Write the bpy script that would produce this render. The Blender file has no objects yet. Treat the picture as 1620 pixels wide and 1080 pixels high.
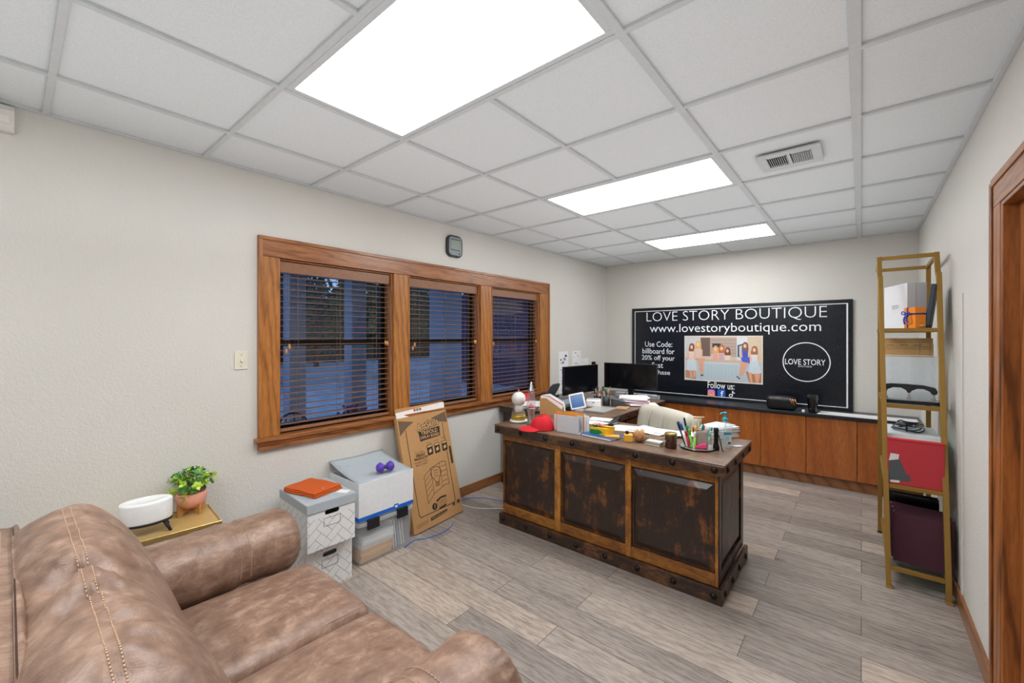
import bpy, math, random
from mathutils import Vector, Matrix
random.seed(7)
PI = math.pi
SC = bpy.context.scene
COL = SC.collection

# ---------------------------------------------------------------- camera
CH = 1.51
YAW = 0.694
FPX = 664.0
cam_d = bpy.data.cameras.new('camera')
cam_d.sensor_width = 36.0
cam_d.lens = FPX / 1620.0 * 36.0
cam_d.shift_y = -7.4 / 1620.0
cam_d.clip_start = 0.02
cam_o = bpy.data.objects.new('camera', cam_d)
cam_o.location = (0, 0, CH)
cam_o.rotation_euler = (PI / 2, 0, YAW)
COL.objects.link(cam_o)
SC.camera = cam_o

# ---------------------------------------------------------------- look
SC.view_settings.view_transform = 'Standard'
SC.view_settings.look = 'None'
SC.view_settings.gamma = 1.0
SC.view_settings.use_curve_mapping = False
SC.view_settings.exposure = 0.10
LIGHT = 15.5          # emission of the four ceiling panels
SKY = 0.95            # dusk sky behind the blinds
SC.cycles.max_bounces = 12
SC.cycles.diffuse_bounces = 8
SC.cycles.transparent_max_bounces = 24

world = bpy.data.worlds.new('dusk_sky')
SC.world = world
world.use_nodes = True
wn = world.node_tree
bg = wn.nodes['Background']
bg.inputs[0].default_value = (0.27, 0.50, 0.90, 1)
bg.inputs[1].default_value = SKY

# added fill, no real lamp: broad soft light sent upwards to brighten the ceiling
fl_d = bpy.data.lights.new('bounced_flash', 'AREA')
fl_d.shape = 'RECTANGLE'
fl_d.size = 2.9
fl_d.size_y = 6.6
fl_d.energy = 26.0
fl_d.color = (0.955, 0.98, 1.0)
fl_o = bpy.data.objects.new('bounced_flash', fl_d)
fl_o.location = (-1.24, 1.7, 1.95)
fl_o.rotation_euler = (PI, 0, 0)
COL.objects.link(fl_o)


def at(px, py, ax, val):
    """point where the view line through a measured photo point meets the plane axis = val"""
    u = (px - 810) / FPX
    v = (532.6 - py) / FPX
    r = (-math.sin(YAW) + u * math.cos(YAW), math.cos(YAW) + u * math.sin(YAW), v)
    c = (0, 0, CH)
    t = (val - c[ax]) / r[ax]
    return Vector((c[0] + r[0] * t, c[1] + r[1] * t, c[2] + r[2] * t))


# ---------------------------------------------------------------- materials
def C(h):
    h = h.lstrip('#')
    o = []
    for i in (0, 2, 4):
        c = int(h[i:i + 2], 16) / 255
        o.append(c / 12.92 if c <= 0.04045 else ((c + 0.055) / 1.055) ** 2.4)
    return (o[0], o[1], o[2], 1)


_M = {}


def mat(name, col, rough=0.5, metal=0.0, emit=None, es=0.0, trans=0.0, ior=1.45, bump=0.0, bscale=40, var=0.0, coat=0.0, alpha=1.0, spec=None):
    if name in _M:
        return _M[name]
    m = bpy.data.materials.new(name)
    m.use_nodes = True
    nt = m.node_tree
    b = nt.nodes['Principled BSDF']
    c = C(col) if isinstance(col, str) else col
    b.inputs['Base Color'].default_value = c
    b.inputs['Roughness'].default_value = rough
    b.inputs['Metallic'].default_value = metal
    b.inputs['IOR'].default_value = ior
    b.inputs['Transmission Weight'].default_value = trans
    b.inputs['Coat Weight'].default_value = coat
    b.inputs['Alpha'].default_value = alpha
    if spec is not None:
        b.inputs['Specular IOR Level'].default_value = spec
    if emit:
        b.inputs['Emission Color'].default_value = C(emit)
        b.inputs['Emission Strength'].default_value = es
    tc = nt.nodes.new('ShaderNodeTexCoord')
    nz = nt.nodes.new('ShaderNodeTexNoise')
    nz.inputs['Scale'].default_value = bscale
    nz.inputs['Detail'].default_value = 4
    nt.links.new(tc.outputs['Object'], nz.inputs['Vector'])
    if bump:
        bp = nt.nodes.new('ShaderNodeBump')
        bp.inputs['Strength'].default_value = bump
        bp.inputs['Distance'].default_value = 0.01
        nt.links.new(nz.outputs['Fac'], bp.inputs['Height'])
        nt.links.new(bp.outputs[0], b.inputs['Normal'])
    v = var if var else 0.03
    cr = nt.nodes.new('ShaderNodeValToRGB')
    cr.color_ramp.elements[0].position = 0.3
    cr.color_ramp.elements[1].position = 0.7
    cr.color_ramp.elements[0].color = tuple(max(0, x * (1 - v)) for x in c[:3]) + (1,)
    cr.color_ramp.elements[1].color = tuple(min(1, x * (1 + v)) for x in c[:3]) + (1,)
    nt.links.new(nz.outputs['Fac'], cr.inputs[0])
    nt.links.new(cr.outputs[0], b.inputs['Base Color'])
    _M[name] = m
    return m


class NT:
    """tiny node builder"""
    def __init__(s, name):
        s.m = bpy.data.materials.new(name)
        s.m.use_nodes = True
        s.t = s.m.node_tree
        s.b = s.t.nodes['Principled BSDF']

    def n(s, typ, **kw):
        o = s.t.nodes.new(typ)
        for k, v in kw.items():
            if k.startswith('_'):
                setattr(o, k[1:], v)
            else:
                o.inputs[k.replace('~', ' ')].default_value = v
        return o

    def l(s, a, b):
        s.t.links.new(a, b)

    def ramp(s, fac, stops):
        r = s.t.nodes.new('ShaderNodeValToRGB')
        el = r.color_ramp.elements
        while len(el) < len(stops):
            el.new(0.5)
        for e, (p, c) in zip(el, stops):
            e.position = p
            e.color = C(c) if isinstance(c, str) else c
        s.l(fac, r.inputs[0])
        return r.outputs[0]

    def coord(s, scale=(1, 1, 1), loc=(0, 0, 0), rot=(0, 0, 0)):
        tc = s.n('ShaderNodeTexCoord')
        mp = s.n('ShaderNodeMapping')
        mp.inputs['Scale'].default_value = scale
        mp.inputs['Location'].default_value = loc
        mp.inputs['Rotation'].default_value = rot
        s.l(tc.outputs['Object'], mp.inputs[0])
        return mp.outputs[0]

    def noise(s, vec, scale, detail=5, rough=0.55, dist=0.0):
        z = s.n('ShaderNodeTexNoise', Scale=scale, Detail=detail, Roughness=rough, Distortion=dist)
        s.l(vec, z.inputs['Vector'])
        return z.outputs['Fac']

    def mix(s, fac, a, b, mode='MIX'):
        x = s.t.nodes.new('ShaderNodeMix')
        x.data_type = 'RGBA'
        x.blend_type = mode
        for sock, v in ((x.inputs[0], fac), (x.inputs[6], a), (x.inputs[7], b)):
            if isinstance(v, (int, float)):
                sock.default_value = v
            elif isinstance(v, tuple):
                sock.default_value = v
            elif isinstance(v, str):
                sock.default_value = C(v)
            else:
                s.l(v, sock)
        return x.outputs[2]

    def bump(s, h, strength, dist=0.01):
        bp = s.n('ShaderNodeBump')
        bp.inputs['Strength'].default_value = strength
        bp.inputs['Distance'].default_value = dist
        s.l(h, bp.inputs['Height'])
        s.l(bp.outputs[0], s.b.inputs['Normal'])

    def color(s, c):
        s.l(c, s.b.inputs['Base Color'])

    def rough(s, r):
        s.b.inputs['Roughness'].default_value = r


def wood(name, dark, mid, light, axis=2, grain=26, rings=5.0, rough=0.35, coat=0.2, dist=5.0, contrast=0.5):
    """grain runs along axis"""
    if name in _M:
        return _M[name]
    k = NT(name)
    sc = [1.0, 1.0, 1.0]
    sc[axis] = 0.09
    v = k.coord(tuple(sc))
    fine = k.noise(v, grain * 5, 6, 0.65)
    wv = k.n('ShaderNodeTexWave', Scale=rings, Distortion=dist, Detail=3.0)
    wv.inputs['Detail Scale'].default_value = 1.2
    wv.bands_direction = 'DIAGONAL'
    k.l(v, wv.inputs['Vector'])
    broad = k.noise(v, 6, 3)
    base = k.ramp(broad, [(0.3, mid), (0.7, light)])
    ringc = k.ramp(wv.outputs['Fac'], [(0.0, dark), (0.22, mid), (1.0, light)])
    c1 = k.mix(contrast, base, ringc)
    fr = k.ramp(fine, [(0.35, dark), (0.6, (1, 1, 1, 1))])
    c2 = k.mix(0.35, c1, fr, 'MULTIPLY')
    k.color(c2)
    k.rough(rough)
    k.b.inputs['Coat Weight'].default_value = coat
    k.b.inputs['Coat Roughness'].default_value = 0.2
    k.bump(fine, 0.08, 0.003)
    _M[name] = k.m
    return k.m


def m_wall():
    k = NT('textured_wall_paint')
    v = k.coord()
    a = k.noise(v, 85, 3, 0.5)
    b_ = k.noise(v, 190, 3, 0.6)
    c = k.ramp(k.noise(v, 1.2, 3), [(0.3, 'd2d0c9'), (0.7, 'd7d5cf')])
    k.color(c)
    k.rough(0.62)
    h = k.mix(0.4, a, b_)
    r = k.ramp(h, [(0.4, (0, 0, 0, 1)), (0.62, (1, 1, 1, 1))])
    k.bump(r, 0.45, 0.0035)
    return k.m


def m_floor():
    k = NT('grey_oak_planks')
    tc = k.n('ShaderNodeTexCoord')
    br = k.n('ShaderNodeTexBrick', Scale=1.0)
    br.offset = 0.37
    br.offset_frequency = 2
    br.squash = 1.0
    br.inputs['Color1'].default_value = (0, 0, 0, 1)
    br.inputs['Color2'].default_value = (1, 1, 1, 1)
    br.inputs['Mortar'].default_value = (0.5, 0.5, 0.5, 1)
    br.inputs['Mortar Size'].default_value = 0.0016
    br.inputs['Mortar Smooth'].default_value = 0.1
    br.inputs['Bias'].default_value = 0.0
    br.inputs['Brick Width'].default_value = 1.22
    br.inputs['Row Height'].default_value = 0.184
    k.l(tc.outputs['Object'], br.inputs['Vector'])
    # per-plank offset of the grain
    sep = k.n('ShaderNodeSeparateColor')
    k.l(br.outputs['Color'], sep.inputs[0])
    off = k.n('ShaderNodeCombineXYZ')
    mul = k.n('ShaderNodeMath', _operation='MULTIPLY')
    mul.inputs[1].default_value = 37.0
    k.l(sep.outputs[0], mul.inputs[0])
    k.l(mul.outputs[0], off.inputs[0])
    k.l(mul.outputs[0], off.inputs[2])
    add = k.n('ShaderNodeVectorMath', _operation='ADD')
    k.l(tc.outputs['Object'], add.inputs[0])
    k.l(off.outputs[0], add.inputs[1])
    mp = k.n('ShaderNodeMapping')
    mp.inputs['Scale'].default_value = (0.13, 1, 1)
    k.l(add.outputs[0], mp.inputs[0])
    fine = k.noise(mp.outputs[0], 95, 6, 0.68)
    wv = k.n('ShaderNodeTexWave', Scale=7.0, Distortion=9.0, Detail=3.0)
    wv.inputs['Detail Scale'].default_value = 1.0
    wv.bands_direction = 'Y'
    k.l(mp.outputs[0], wv.inputs['Vector'])
    tone = k.ramp(sep.outputs[0], [(0.0, '726963'), (0.35, '978e88'), (0.65, 'b1a59b'), (1.0, 'd6c3b0')])
    broad = k.noise(mp.outputs[0], 4.5, 4, 0.6)
    tone2 = k.mix(0.35, tone, k.ramp(broad, [(0.3, '77706b'), (0.7, 'bfb3a7')]))
    c1 = k.mix(0.2, tone2, k.ramp(wv.outputs['Fac'], [(0.0, '5a514b'), (0.18, '978e87'), (1, 'aca39a')]))
    c2 = k.mix(0.55, c1, k.ramp(fine, [(0.36, '8b8680'), (0.56, (1, 1, 1, 1))]), 'MULTIPLY')
    # knots
    kn = k.n('ShaderNodeTexVoronoi', Scale=1.3)
    mp2 = k.n('ShaderNodeMapping')
    mp2.inputs['Scale'].default_value = (0.9, 2.4, 1)
    k.l(add.outputs[0], mp2.inputs[0])
    k.l(mp2.outputs[0], kn.inputs['Vector'])
    kf = k.ramp(kn.outputs['Distance'], [(0.02, (0.32, 0.28, 0.25, 1)), (0.09, (1, 1, 1, 1))])
    c3 = k.mix(0.75, c2, kf, 'MULTIPLY')
    c4 = k.mix(br.outputs['Fac'], c3, '4a4039')
    k.color(c4)
    k.rough(0.42)
    k.bump(fine, 0.08, 0.002)
    return k.m


def m_leather():
    k = NT('brown_faux_leather')
    v = k.coord()
    a = k.noise(v, 15, 7, 0.66, 0.4)
    b_ = k.noise(k.coord((1, 0.35, 1)), 38, 5, 0.7)
    h = k.mix(0.35, a, b_)
    c = k.ramp(h, [(0.30, '5f473a'), (0.5, '866a59'), (0.70, 'b19682')])
    k.color(c)
    k.rough(0.40)
    k.b.inputs['Specular IOR Level'].default_value = 0.55
    fine = k.noise(v, 260, 3, 0.6)
    wr = k.noise(k.coord((1.6, 0.5, 0.6)), 17, 5, 0.62, 1.2)
    hh = k.mix(0.22, wr, fine)
    k.bump(hh, 0.34, 0.010)
    return k.m


def m_tile():
    k = NT('mineral_ceiling_tile')
    v = k.coord()
    n = k.noise(v, 220, 3, 0.7)
    k.color(k.ramp(n, [(0.35, 'd4d9dd'), (0.6, 'dfe4e7')]))
    k.rough(0.85)
    k.bump(n, 0.1, 0.002)
    return k.m


def m_desk(name, d, m_, l, thr=(0.52, 0.64), axis=2):
    k = NT(name)
    sc = [1.0, 1.0, 1.0]
    sc[axis] = 0.12
    v = k.coord(tuple(sc))
    fine = k.noise(v, 130, 6, 0.7)
    sc2 = [1.0, 1.0, 1.0]
    sc2[axis] = 0.75
    patch = k.noise(k.coord(tuple(sc2)), 10, 6, 0.72, 0.3)
    streak = k.noise(v, 22, 4, 0.6)
    worn = k.mix(0.28, patch, streak)
    c = k.ramp(worn, [(0.0, d), (thr[0], m_), (thr[1], l)])
    c2 = k.mix(0.6, c, k.ramp(fine, [(0.35, '6a6058'), (0.6, (1, 1, 1, 1))]), 'MULTIPLY')
    k.color(c2)
    k.rough(0.38)
    k.b.inputs['Coat Weight'].default_value = 0.15
    k.bump(fine, 0.25, 0.003)
    return k.m


def m_glass(name, tint=(1, 1, 1, 1), refl=1.0, milk=0.0):
    k = NT(name)
    t = k.t
    out = t.nodes['Material Output']
    tr = k.n('ShaderNodeBsdfTransparent')
    tr.inputs[0].default_value = tint
    gl = k.n('ShaderNodeBsdfGlossy')
    gl.inputs['Roughness'].default_value = 0.01
    lw = k.n('ShaderNodeLayerWeight', Blend=0.35)
    pw = k.n('ShaderNodeMath', _operation='POWER'); pw.inputs[1].default_value = 3.0
    ma = k.n('ShaderNodeMath', _operation='MULTIPLY_ADD'); ma.inputs[1].default_value = 0.6 * refl; ma.inputs[2].default_value = 0.04 * refl
    k.l(lw.outputs['Facing'], pw.inputs[0]); k.l(pw.outputs[0], ma.inputs[0])
    mx = k.n('ShaderNodeMixShader')
    k.l(ma.outputs[0], mx.inputs[0])
    k.l(tr.outputs[0], mx.inputs[1])
    k.l(gl.outputs[0], mx.inputs[2])
    last = mx
    if milk:
        df = k.n('ShaderNodeBsdfDiffuse')
        df.inputs[0].default_value = (.82, .85, .87, 1)
        tl = k.n('ShaderNodeBsdfTranslucent')
        tl.inputs[0].default_value = (.82, .85, .87, 1)
        m1 = k.n('ShaderNodeMixShader'); m1.inputs[0].default_value = .5
        k.l(df.outputs[0], m1.inputs[1]); k.l(tl.outputs[0], m1.inputs[2])
        m2 = k.n('ShaderNodeMixShader'); m2.inputs[0].default_value = milk
        k.l(mx.outputs[0], m2.inputs[1]); k.l(m1.outputs[0], m2.inputs[2])
        last = m2
    k.l(last.outputs[0], out.inputs[0])
    return k.m


WALL = m_wall()
FLOOR = m_floor()
LEATHER = m_leather()
TILE = m_tile()
TEE = mat('white_painted_steel', 'c6cacd', 0.45)
GLASS = m_glass('clear_window_glass')
CLEAR = m_glass('clear_acrylic', (0.98, 0.99, 0.99, 1), .8)
OAK_Z = wood('red_oak_upright', '5c300f', 'a4662e', 'bd7e3e', 2, rings=13, dist=7, contrast=.45)
OAK_Y = wood('red_oak_along_wall', '4e2a14', '94592e', 'ad7140', 1, rings=13, dist=12, contrast=.5)
OAK_X = wood('red_oak_across', '5a2a0e', '9c5c2b', 'b57238', 0)
OAKJ = wood('red_oak_door', '4e260e', '9a5a2a', 'b06c34', 2, rings=9, dist=7, contrast=0.7)
BASEW = wood('brown_baseboard_wood', '5d3216', '8e5730', '9f6b40', 1, rings=4)
WALNUT = wood('walnut_cabinet_veneer', '5f2a0c', 'a0541f', 'b66c30', 2, grain=30, rings=4, contrast=0.25, dist=2)
WALNUT_D = mat('dark_walnut_toe_board', '5d2d14', 0.5, var=0.2)
BLIND = mat('brown_stained_slat', '8f6448', 0.35, var=0.12, coat=0.3)
PANELW = m_desk('dark_distressed_panel', '1f1510', '33231a', '8f5627', (0.53, 0.66))
STILEW = m_desk('worn_amber_stile', '2e1a0e', '8f5822', 'c58634', (0.44, 0.60))
EDGEW = m_desk('dark_distressed_edge', '241a14', '3d2b20', '8a5c36', (0.50, 0.68), 0)
TOPW = m_desk('brown_distressed_desktop', '3c2c22', '6e5443', '94755a', (0.45, 0.65), 0)
STEELD = mat('dark_iron_stud', '2b2320', 0.35, 0.7)
BLACK = mat('black_plastic', '14161a', 0.35)
BLACKM = mat('matt_black', '1a1a1c', 0.7)
GREYP = mat('dark_grey_plastic', '3c4248', 0.45)
WHITEP = mat('white_paper', 'e6e6e6', 0.7)
WHITEG = mat('white_gloss_plastic', 'e8e8e8', 0.3)
GOLD = mat('brushed_gold_metal', '9d7a3c', 0.38, 0.55)
BRASS = mat('brass_tray', 'b08a4c', 0.32, 0.6)
CARD = mat('brown_cardboard', 'b58a5a', 0.75, var=0.05)
INK = mat('black_print', '2b231d', 0.7)
SILVER = mat('silver_metal', 'b9bbbb', 0.3, 0.9)


# ---------------------------------------------------------------- mesh builder
class MB:
    def __init__(s):
        s.v = []; s.f = []; s.m = []; s.sm = []

    def face(s, idx, m=0, sm=False):
        s.f.append(tuple(idx)); s.m.append(m); s.sm.append(sm)

    def box(s, x0, x1, y0, y1, z0, z1, m=0):
        n = len(s.v)
        s.v += [(x, y, z) for z in (z0, z1) for x, y in ((x0, y0), (x1, y0), (x1, y1), (x0, y1))]
        for q in ((3, 2, 1, 0), (4, 5, 6, 7), (0, 1, 5, 4), (1, 2, 6, 5), (2, 3, 7, 6), (3, 0, 4, 7)):
            s.face([n + i for i in q], m)
        return s

    def obox(s, c, size, R=None, m=0):
        """box of given size centred on c, turned by the matrix R"""
        n = len(s.v)
        R = R or Matrix.Identity(3)
        c = Vector(c)
        hx, hy, hz = [a / 2 for a in size]
        for z in (-hz, hz):
            for x, y in ((-hx, -hy), (hx, -hy), (hx, hy), (-hx, hy)):
                s.v.append(tuple(c + R @ Vector((x, y, z))))
        for q in ((3, 2, 1, 0), (4, 5, 6, 7), (0, 1, 5, 4), (1, 2, 6, 5), (2, 3, 7, 6), (3, 0, 4, 7)):
            s.face([n + i for i in q], m)
        return s

    def ring(s, pts):
        n = len(s.v)
        s.v += [tuple(p) for p in pts]
        return list(range(n, n + len(pts)))

    def loft(s, rings, m=0, sm=True, cap0=True, cap1=True, close=False):
        ids = [s.ring(r) for r in rings]
        k = len(ids[0])
        pairs = list(zip(ids[:-1], ids[1:]))
        if close:
            pairs.append((ids[-1], ids[0]))
        for a, b in pairs:
            for i in range(k):
                j = (i + 1) % k
                s.face((a[i], a[j], b[j], b[i]), m, sm)
        if cap0 and not close:
            s.face(ids[0][::-1], m)
        if cap1 and not close:
            s.face(ids[-1], m)
        return s

    def lathe(s, prof, c=(0, 0, 0), n=24, m=0, axis='z', cap0=True, cap1=True, sx=1.0, sy=1.0):
        rings = []
        for r, z in prof:
            rg = []
            for i in range(n):
                a = 2 * PI * i / n
                p = (r * math.cos(a) * sx, r * math.sin(a) * sy, z)
                if axis == 'x':
                    p = (z, p[0], p[1])
                elif axis == 'y':
                    p = (p[1], z, p[0])
                rg.append((c[0] + p[0], c[1] + p[1], c[2] + p[2]))
            rings.append(rg)
        return s.loft(rings, m, True, cap0, cap1)

    def cyl(s, p0, p1, r0, r1=None, n=12, m=0, cap=True):
        r1 = r0 if r1 is None else r1
        p0, p1 = Vector(p0), Vector(p1)
        d = (p1 - p0).normalized()
        a = d.orthogonal().normalized()
        b = d.cross(a)
        rg = [[tuple(p + (a * math.cos(t) + b * math.sin(t)) * r) for t in [2 * PI * i / n for i in range(n)]] for p, r in ((p0, r0), (p1, r1))]
        return s.loft(rg, m, True, cap, cap)

    def tube(s, pts, r, n=8, m=0, close=False):
        pts = [Vector(p) for p in pts]
        rg = []
        up = None
        L = len(pts)
        for i, p in enumerate(pts):
            if close:
                d = pts[(i + 1) % L] - pts[i - 1]
            else:
                d = pts[min(i + 1, L - 1)] - pts[max(i - 1, 0)]
            d.normalize()
            a = d.orthogonal().normalized() if up is None else (up - d * up.dot(d)).normalized()
            up = a
            b = d.cross(a)
            rr = r[i] if isinstance(r, (list, tuple)) else r
            rg.append([tuple(p + (a * math.cos(t) + b * math.sin(t)) * rr) for t in [2 * PI * k / n for k in range(n)]])
        return s.loft(rg, m, True, True, True, close)

    def prism(s, poly, vec, m=0, ms=None):
        """closed outline of 3-D points pushed along vec"""
        vec = Vector(vec)
        a = s.ring(poly)
        b = s.ring([tuple(Vector(p) + vec) for p in poly])
        k = len(a)
        s.face(a[::-1], m); s.face(b, m)
        for i in range(k):
            j = (i + 1) % k
            s.face((a[i], a[j], b[j], b[i]), m if ms is None else ms)
        return s

    def quad(s, pts, m=0):
        s.face(s.ring(pts), m)
        return s

    def grid(s, fn, nu, nv, m=0, closeu=False):
        ids = [[len(s.v) + i * (nv + 1) + j for j in range(nv + 1)] for i in range(nu + 1)]
        for i in range(nu + 1):
            for j in range(nv + 1):
                s.v.append(tuple(fn(i / nu, j / nv)))
        for i in range(nu):
            for j in range(nv):
                s.face((ids[i][j], ids[i + 1][j], ids[i + 1][j + 1], ids[i][j + 1]), m, True)
        return ids

    def mesh(s, me, M, m=0):
        n = len(s.v)
        s.v += [tuple(M @ v.co) for v in me.vertices]
        for p in me.polygons:
            s.face([n + i for i in p.vertices], m)
        return s

    def build(s, name, mats, parent=None, world=False, bevel=0.0, smooth=None, sub=0, seg=2, loc=None, rot=None, recalc=True):
        if not isinstance(mats, (list, tuple)):
            mats = [mats]
        off = Vector((0, 0, 0))
        if world and parent is not None:
            p = parent
            while p is not None:
                off += p.location
                p = p.parent
        if world and parent is None and loc is not None:
            off = Vector(loc)
        me = bpy.data.meshes.new(name)
        me.from_pydata([tuple(Vector(v) - off) for v in s.v], [], s.f)
        for mt in mats:
            me.materials.append(mt)
        for i, p in enumerate(me.polygons):
            p.material_index = s.m[i]
            p.use_smooth = s.sm[i] if smooth is None else smooth
        if recalc:
            import bmesh
            bm = bmesh.new(); bm.from_mesh(me)
            bmesh.ops.recalc_face_normals(bm, faces=bm.faces)
            bm.to_mesh(me); bm.free()
        me.update()
        o = bpy.data.objects.new(name, me)
        COL.objects.link(o)
        o.parent = parent
        if loc is not None:
            o.location = loc
        if rot is not None:
            o.rotation_euler = rot
        if bevel:
            b = o.modifiers.new('bevel', 'BEVEL')
            b.width = bevel; b.segments = seg; b.limit_method = 'ANGLE'; b.angle_limit = 0.7
            b.harden_normals = False
        if sub:
            b = o.modifiers.new('sub', 'SUBSURF')
            b.levels = sub; b.render_levels = sub
        return o


def thing(name, label, cat, loc=(0, 0, 0), rz=0.0, group=None):
    o = bpy.data.objects.new(name, None)
    o.empty_display_size = 0.05
    COL.objects.link(o)
    o.location = loc
    o.rotation_euler = (0, 0, rz)
    o['label'] = label; o['category'] = cat
    if group:
        o['group'] = group
    return o


def tag(o, label, cat, group=None, kind=None):
    o['label'] = label; o['category'] = cat
    if group:
        o['group'] = group
    if kind:
        o['kind'] = kind
    return o


def struct(o):
    o['kind'] = 'structure'
    return o


def dup_child(o, parent, loc):
    c = o.copy()
    COL.objects.link(c)
    c.parent = parent
    c.location = loc
    return c


_T = {}


def text_me(s, offset=0.0):
    key = (s, offset)
    if key not in _T:
        cu = bpy.data.curves.new('lettering', 'FONT')
        cu.body = s
        cu.offset = offset
        cu.resolution_u = 3
        o = bpy.data.objects.new('lettering', cu)
        me = bpy.data.meshes.new_from_object(o)
        xs = [v.co.x for v in me.vertices]; ys = [v.co.y for v in me.vertices]
        _T[key] = (me, min(xs), max(xs), min(ys), max(ys))
    return _T[key]


def text(mb, s, o, ux, uy, w=None, h=None, m=0, offset=0.0, centre=True, lift=0.0006, ref=None):
    """letters fitted into w x h; o = middle (or left end) of the line of writing, ux/uy = unit axes"""
    me, x0, x1, y0, y1 = text_me(s, offset)
    W, H = x1 - x0, y1 - y0
    if ref is not None:
        r_ = text_me(s, ref)
        W, H = r_[2] - r_[1], r_[4] - r_[3]
    if w is None:
        k = h / H; kx = ky = k
    elif h is None:
        k = w / W; kx = ky = k
    else:
        kx, ky = w / W, h / H
    ux = Vector(ux).normalized(); uy = Vector(uy).normalized()
    nz = ux.cross(uy)
    ox = (x0 + x1) / 2 if centre else x0
    oy = (y0 + y1) / 2
    M = Matrix.Translation(Vector(o) + nz * lift) @ Matrix((ux * kx, uy * ky, nz)).transposed().to_4x4() @ Matrix.Translation((-ox, -oy, 0))
    mb.mesh(me, M, m)
    return mb


def R3(rx=0, ry=0, rz=0):
    return (Matrix.Rotation(rz, 3, 'Z') @ Matrix.Rotation(ry, 3, 'Y') @ Matrix.Rotation(rx, 3, 'X'))

# ================================================================ SETTING
XL, XR, YB, YF, H = -2.911, 0.43, 5.664, -2.7, 2.536
struct(MB().box(XL - .16, XR + .16, YF - .1, YB + .12, -0.06, 0.0).build('floor', FLOOR))
WY0, WY1, WZ0, WZ1 = 1.12, 3.99, 0.865, 2.02
b = MB()
b.box(XL - .15, XL, YF - .1, YB + .12, 0, WZ0).box(XL - .15, XL, YF - .1, YB + .12, WZ1, H + .06)
b.box(XL - .15, XL, YF - .1, WY0, WZ0, WZ1).box(XL - .15, XL, WY1, YB + .12, WZ0, WZ1)
struct(b.build('wall_left', WALL))
struct(MB().box(XL, XR, YB, YB + .12, 0, H + .06).build('wall_back', WALL))
DY0, DY1, DZ = 1.62, 2.45, 2.03
b = MB()
b.box(XR, XR + .13, DY1, YB + .12, 0, H + .06).box(XR, XR + .13, YF - .1, DY0, 0, H + .06).box(XR, XR + .13, DY0, DY1, DZ, H + .06)
struct(b.build('wall_right', WALL))
struct(MB().box(XL, XR, YF - .1, YF, 0, H + .06).build('wall_front', WALL))

# ceiling: tiles between the tees, each lay-in panel a little above the grid
GX = [-1.846 + .6096 * i for i in range(-1, 4)]           # tees running away from the window wall view
GY = [0.722 + .6096 * j for j in range(-5, 8)]
b = MB()
b.box(XL, XR, YF, YB, H + .012, H + .05)
struct(b.build('ceiling', TILE))
b = MB()
wx = {-1: .024, 0: .024, 1: .024, 2: .032, 3: .036}
lightcells = [(GX[1], GX[3], GY[5], GY[6]), (GX[1], GX[3], GY[8], GY[9]), (GX[1], GX[3], GY[11], GY[12]), (GX[1], GX[3], GY[2], GY[3])]
for i, x in enumerate(GX):
    w = wx[i - 1] / 2
    if i == 2:
        segs = [(YF, GY[2]), (GY[3], GY[5]), (GY[6], GY[8]), (GY[9], GY[11]), (GY[12], YB)]
    else:
        segs = [(YF, YB)]
    for a, c in segs:
        b.box(x - w, x + w, a, c, H - .001, H + .012)
for y in GY:
    b.box(XL, XR, y - .012, y + .012, H - .0005, H + .012)
b.box(XL, XL + .022, YF, YB, H - .001, H + .012).box(XR - .022, XR, YF, YB, H - .001, H + .012)
b.box(XL, XR, YB - .022, YB, H - .0008, H + .012).box(XL, XR, YF, YF + .022, H - .0008, H + .012)
struct(b.build('trim_1', TEE, bevel=.0015, seg=1))

DIFF = bpy.data.materials.new('glowing_light_diffuser')
DIFF.use_nodes = True
_b = DIFF.node_tree.nodes['Principled BSDF']
_b.inputs['Base Color'].default_value = (.9, .9, .9, 1)
_b.inputs['Emission Color'].default_value = (0.985, 0.99, 1.0, 1)
_b.inputs['Emission Strength'].default_value = LIGHT
lab = ['large glowing ceiling light panel nearest the camera, cut by the top of the photo',
       'second glowing ceiling light panel, beside the air vent',
       'farthest and smallest-looking glowing ceiling light panel near the back wall', 'glowing ceiling light panel over the sofa, behind the view of the photo']
for n_, (x0, x1, y0, y1) in enumerate(lightcells):
    t = thing('ceiling_light', lab[n_], 'ceiling light', ((x0 + x1) / 2, (y0 + y1) / 2, H), 0, 'recessed ceiling light panels')
    hx, hy = (x1 - x0) / 2 - .013, (y1 - y0) / 2 - .013
    f = MB()
    g = .028
    f.box(-hx, hx, -hy, -hy + g, .001, .011).box(-hx, hx, hy - g, hy, .001, .011)
    f.box(-hx, -hx + g, -hy + g, hy - g, .001, .011).box(hx - g, hx, -hy + g, hy - g, .001, .011)
    f.build('frame', TEE, t, bevel=.002, seg=1)
    MB().box(-hx + g, hx - g, -hy + g, hy - g, .004, .010).build('diffuser', DIFF, t)

# air vent
t = thing('air_vent', 'white square ceiling air vent with two banks of louvres', 'air vent', (-.315, 2.87, H - .003))
f = MB()
f.box(-.15, .15, -.14, -.095, -.008, .002).box(-.15, .15, .075, .14, -.008, .002)
f.box(-.15, -.105, -.095, .075, -.008, .002).box(.105, .15, -.095, .075, -.008, .002).box(-.008, .008, -.095, .075, -.008, .002)
f.build('frame', TEE, t, bevel=.002)
MB().box(-.105, .105, -.095, .075, .004, .010).build('duct_opening', BLACKM, t)
f = MB()
for sgn, xs in ((-1, -.1), (1, .013)):
    for k in range(9):
        x = xs + k * .0102
        f.obox((x + .005, .005, -.003), (.0022, .138, .011), R3(0, .5 * sgn, 0))
    f.box(xs, xs + .088, -.09, -.078, -.006, -.003)
f.build('louvres', TEE, t)

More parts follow.
